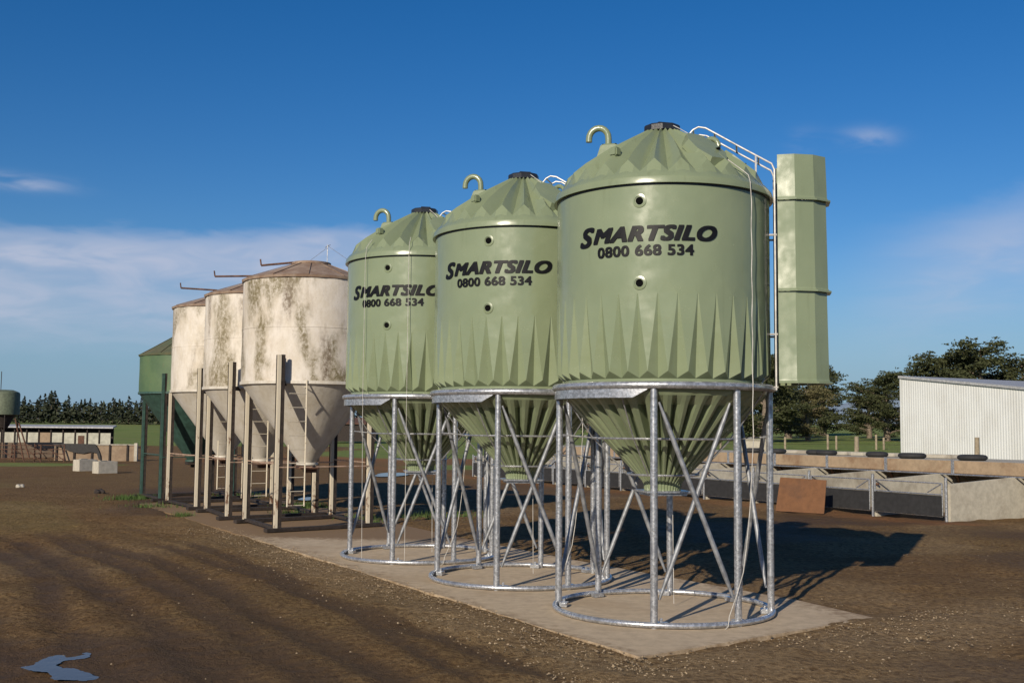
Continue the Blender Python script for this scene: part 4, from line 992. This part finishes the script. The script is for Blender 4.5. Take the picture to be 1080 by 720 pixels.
# dark patches of dung / clods on the yard
for i, (px, py, r, lab) in enumerate(((21, 514, .13, 'small dark and white lump lying alone on the yard at far left'), (105, 520, .16, 'dark clod of dirt lying on the yard left of the silos'))):
    p = G(px, py); bm = bmesh.new(); bmesh.ops.create_icosphere(bm, subdivisions=3, radius=r)
    for v in bm.verts: v.co *= 1 + .35 * math.sin(v.co.x * 31 + i) * math.sin(v.co.y * 27) ; v.co.z *= .55
    me = bpy.data.meshes.new('clod'); bm.to_mesh(me); bm.free(); me.materials.append(M['darksteel'] if i else M['block']); o = bpy.data.objects.new('dirt_clod', me); COL.objects.link(o); o.location = (p.x, p.y, .03); tag(o, lab, 'clod')

# ------------------------------------------------------------------ trees
def quad_cloud(mb, c, rad, n, size, rr):
    for _ in range(n):
        u = Vector((rr.gauss(0, 1), rr.gauss(0, 1), rr.gauss(0, 1))); u.normalize(); u *= rr.random() ** .45
        p = c + Vector((u.x * rad[0], u.y * rad[1], u.z * rad[2])); s = size * rr.uniform(.5, 1.25)
        a = Vector((rr.gauss(0, 1), rr.gauss(0, 1), rr.gauss(0, .55))).normalized(); b = a.cross(Vector((rr.gauss(0, 1), rr.gauss(0, 1), rr.gauss(0, 1)))).normalized()
        mb.add([p - a * s * .5, p + b * s * .28, p + a * s * .7, p - b * s * .28], [(0, 1, 2, 3)])
def cypress(seed, hgt, spread, leaf, flat_top=True, nb=34, dens=60):
    rr = random.Random(seed); tr = MB(); cr = MB()
    lean = rr.uniform(-.05, .05); trunkp = [Vector((lean * k * hgt * .2 + rr.uniform(-.1, .1), rr.uniform(-.1, .1), hgt * .9 * k / 5)) for k in range(6)]
    tr.tube(trunkp, [.055 * hgt, .042 * hgt, .034 * hgt, .024 * hgt, .015 * hgt, .006 * hgt], 8)
    for i in range(nb):
        f = (i + rr.random()) / nb; z = hgt * (.07 + .87 * f); az = rr.uniform(0, 6.283); ln = spread * (1.0 - .60 * f ** 1.5) * rr.uniform(.55, 1.12)
        o = Vector((lean * z, 0, z * .92)); d = Vector((math.cos(az), math.sin(az), rr.uniform(.10, .42) + f * .25))
        pts = [o + d * ln * k / 5 + Vector((0, 0, .05 * ln * math.sin(k))) for k in range(6)]
        tr.tube(pts, [.016 * hgt * (1 - .75 * k / 5) * (1 - .5 * f) for k in range(6)], 5)
        for k in range(2, 7):
            c = o + d * ln * min(k, 6) / 5.6 + Vector((rr.gauss(0, .28), rr.gauss(0, .28), rr.gauss(0, .12))) * hgt * .11
            sz = hgt * rr.uniform(.055, .095)
            quad_cloud(cr, c, (sz * 1.6, sz * 1.6, sz * .42), int(dens * rr.uniform(.6, 1.3)), hgt * .030, rr)
        # outer sprays
        for k in range(6):
            tip = pts[-1] + Vector((rr.gauss(0, .06), rr.gauss(0, .06), rr.gauss(0.01, .035))) * hgt
            quad_cloud(cr, tip, (hgt * .04, hgt * .04, hgt * .012), 16, hgt * .026, rr)
    return tr, cr
variants = []
def place_tree(kind, px, base_row, top_row, D, label, spread_k=.62, leafmat='leaf', seed=1, nb=34, dens=60, group='cypress trees across the paddock', cat='tree', protos={}):
    key = (kind, seed, spread_k, leafmat)
    x = AT(px, 450, D).x; z0 = tz(x, D); hgt = AT(px, top_row, D).z - z0
    if key not in protos:
        tr, cr = cypress(seed, 10.0, 10.0 * spread_k, leafmat, nb=nb, dens=dens)
        t = thing(kind, (0, 0, 0), label, cat, group); tr.obj('trunk', 'bark', t, smooth=60); cr.obj('crown', leafmat, t); protos[key] = t; refresh_kids()
    else: t = copy_tree(protos[key])
    t.location = (x, D, z0 - .15); k = hgt / 10.0; t.scale = (k, k, k); t.rotation_euler = (0, 0, (seed * 1.7 + px * .37) % 6.28); tag(t, label, cat, group); return t
place_tree('cypress_tree', 852, 463, 404, 118, 'broad olive cypress with pale bare trunk, right below the ladder cage', .62, 'leafolive', 3, nb=34)
place_tree('cypress_tree', 832, 463, 382, 132, 'dark cypress directly behind the broad olive cypress', .42, 'leaf', 5, nb=40)
place_tree('cypress_tree', 868, 463, 378, 150, 'tall dark cypress with ragged sprays rising just right of the ladder cage', .30, 'leaf', 12, nb=40)
place_tree('cypress_tree', 936, 463, 391, 120, 'rounded dark cypress standing against the left edge of the white shed', .60, 'leaf', 7, nb=46)
place_tree('cypress_tree', 917, 462, 403, 135, 'lower dark cypress just left of the one beside the shed', .5, 'leaf', 3, nb=40)
place_tree('cypress_tree', 1035, 463, 357, 120, 'largest cypress with wide flat layers, rising over the middle of the shed roof', .48, 'leaf', 9, nb=46)
place_tree('cypress_tree', 988, 463, 369, 126, 'ragged cypress above the shed roof, left of the largest one', .46, 'leaf', 5, nb=46)
place_tree('cypress_tree', 1080, 463, 372, 122, 'cypress cut by the right edge of the photo, above the shed roof', .52, 'leaf', 12, nb=46)
place_tree('cypress_tree', 806, 463, 368, 110, 'dark cypress showing in the narrow gap between nearest silo and ladder cage', .40, 'leaf', 7, nb=40)
place_tree('cypress_tree', 776, 463, 398, 115, 'dark cypress behind the right legs of the nearest silo stand', .5, 'leaf', 9, nb=40)
for px in (735, 700, 660, 620): place_tree('cypress_tree', px, 463, 415, 170, {735: 'small dark cypress low behind the nearest hopper, right part', 700: 'small dark cypress low behind the nearest hopper, centre', 660: 'small dark cypress low behind the nearest hopper, left part', 620: 'small dark cypress seen between the two nearest silo stands'}[px], .5, 'leaf', 7)
# background pine row at left
def pine(seed):
    rr = random.Random(seed); tr = MB(); cr = MB(); h = 10.0
    tr.tube([(0, 0, 0), (rr.uniform(-.1, .1), 0, h * .5), (rr.uniform(-.2, .2), 0, h * .98)], [.16, .11, .03], 6)
    for i in range(15):
        f = i / 14; z = h * (.24 + .74 * f); r = (1.55 * (1 - f) ** .8 + .18) * rr.uniform(.65, 1.15)
        for k in range(4):
            a = rr.uniform(0, 6.28); c = Vector((math.cos(a) * r * .62, math.sin(a) * r * .62, z + rr.uniform(-.25, .25)))
            quad_cloud(cr, c, (r * .55, r * .55, .24), 15, .42, rr)
    return tr, cr
pp = []
for s in range(5):
    tr, cr = pine(40 + s); t = thing('pine_tree', (0, 0, 0), 'x', 'tree', 'dark pine row along the far left'); tr.obj('trunk', 'bark', t); cr.obj('crown', 'leafdark', t); pp.append(t)
refresh_kids()
PL = 'dark pine in the dense row across the far left horizon'; n_p = 0
for row_, D in ((0, 212), (1, 222), (2, 232)):
    px = -20 + row_ * 3
    while px < 330:
        top = 420 + random.uniform(-6, 9) - (7 if 38 < px < 62 else 0) + row_ * 2 + max(0, (px - 150)) * .05
        t = pp[n_p] if n_p < 5 else copy_tree(pp[n_p % 5]); n_p += 1
        x = AT(px, 450, D).x; z0 = tz(x, D); h = AT(px, top, D).z - z0; k = h / 10
        t.location = (x, D, z0 - .3); t.scale = (k * random.uniform(1.0, 1.4), k * 1.1, k); t.rotation_euler = (0, 0, random.uniform(0, 6)); tag(t, PL, 'tree', 'dark pine row along the far left')
        px += random.uniform(4.5, 8.5)
# dark hedge below the pines: one long clipped mass
mb = MB(); rr = random.Random(4)
x0, x1 = AT(-25, 450, 205).x, AT(345, 450, 205).x
x = x0
while x < x1:
    zg = tz(x, 205); quad_cloud(mb, Vector((x - x0, 0, 1.5)), (1.6, 1.1, 2.6), 70, .8, rr); x += .8
o = mb.obj('hedge', 'leafdark', None); o.location = (x0, 205, tz(x0, 205)); tag(o, 'long dark shelter hedge running beneath the pine row on the left horizon', 'hedge')
# hedge line far across the paddock on the right side
mb = MB(); x0, x1 = AT(345, 450, 290).x, AT(1000, 450, 290).x; x = x0
while x < x1:
    quad_cloud(mb, Vector((x - x0, 0, tz(x, 290) - tz(x0, 290) + 1.6)), (2.0, 1.2, 2.2 + 1.2 * math.sin(x * .35)), 30, 1.0, rr); x += 1.5
o = mb.obj('hedge', 'leafdark', None); o.location = (x0, 290, tz(x0, 290)); tag(o, 'far dark hedge behind the paddock between the silos and the shed', 'hedge')
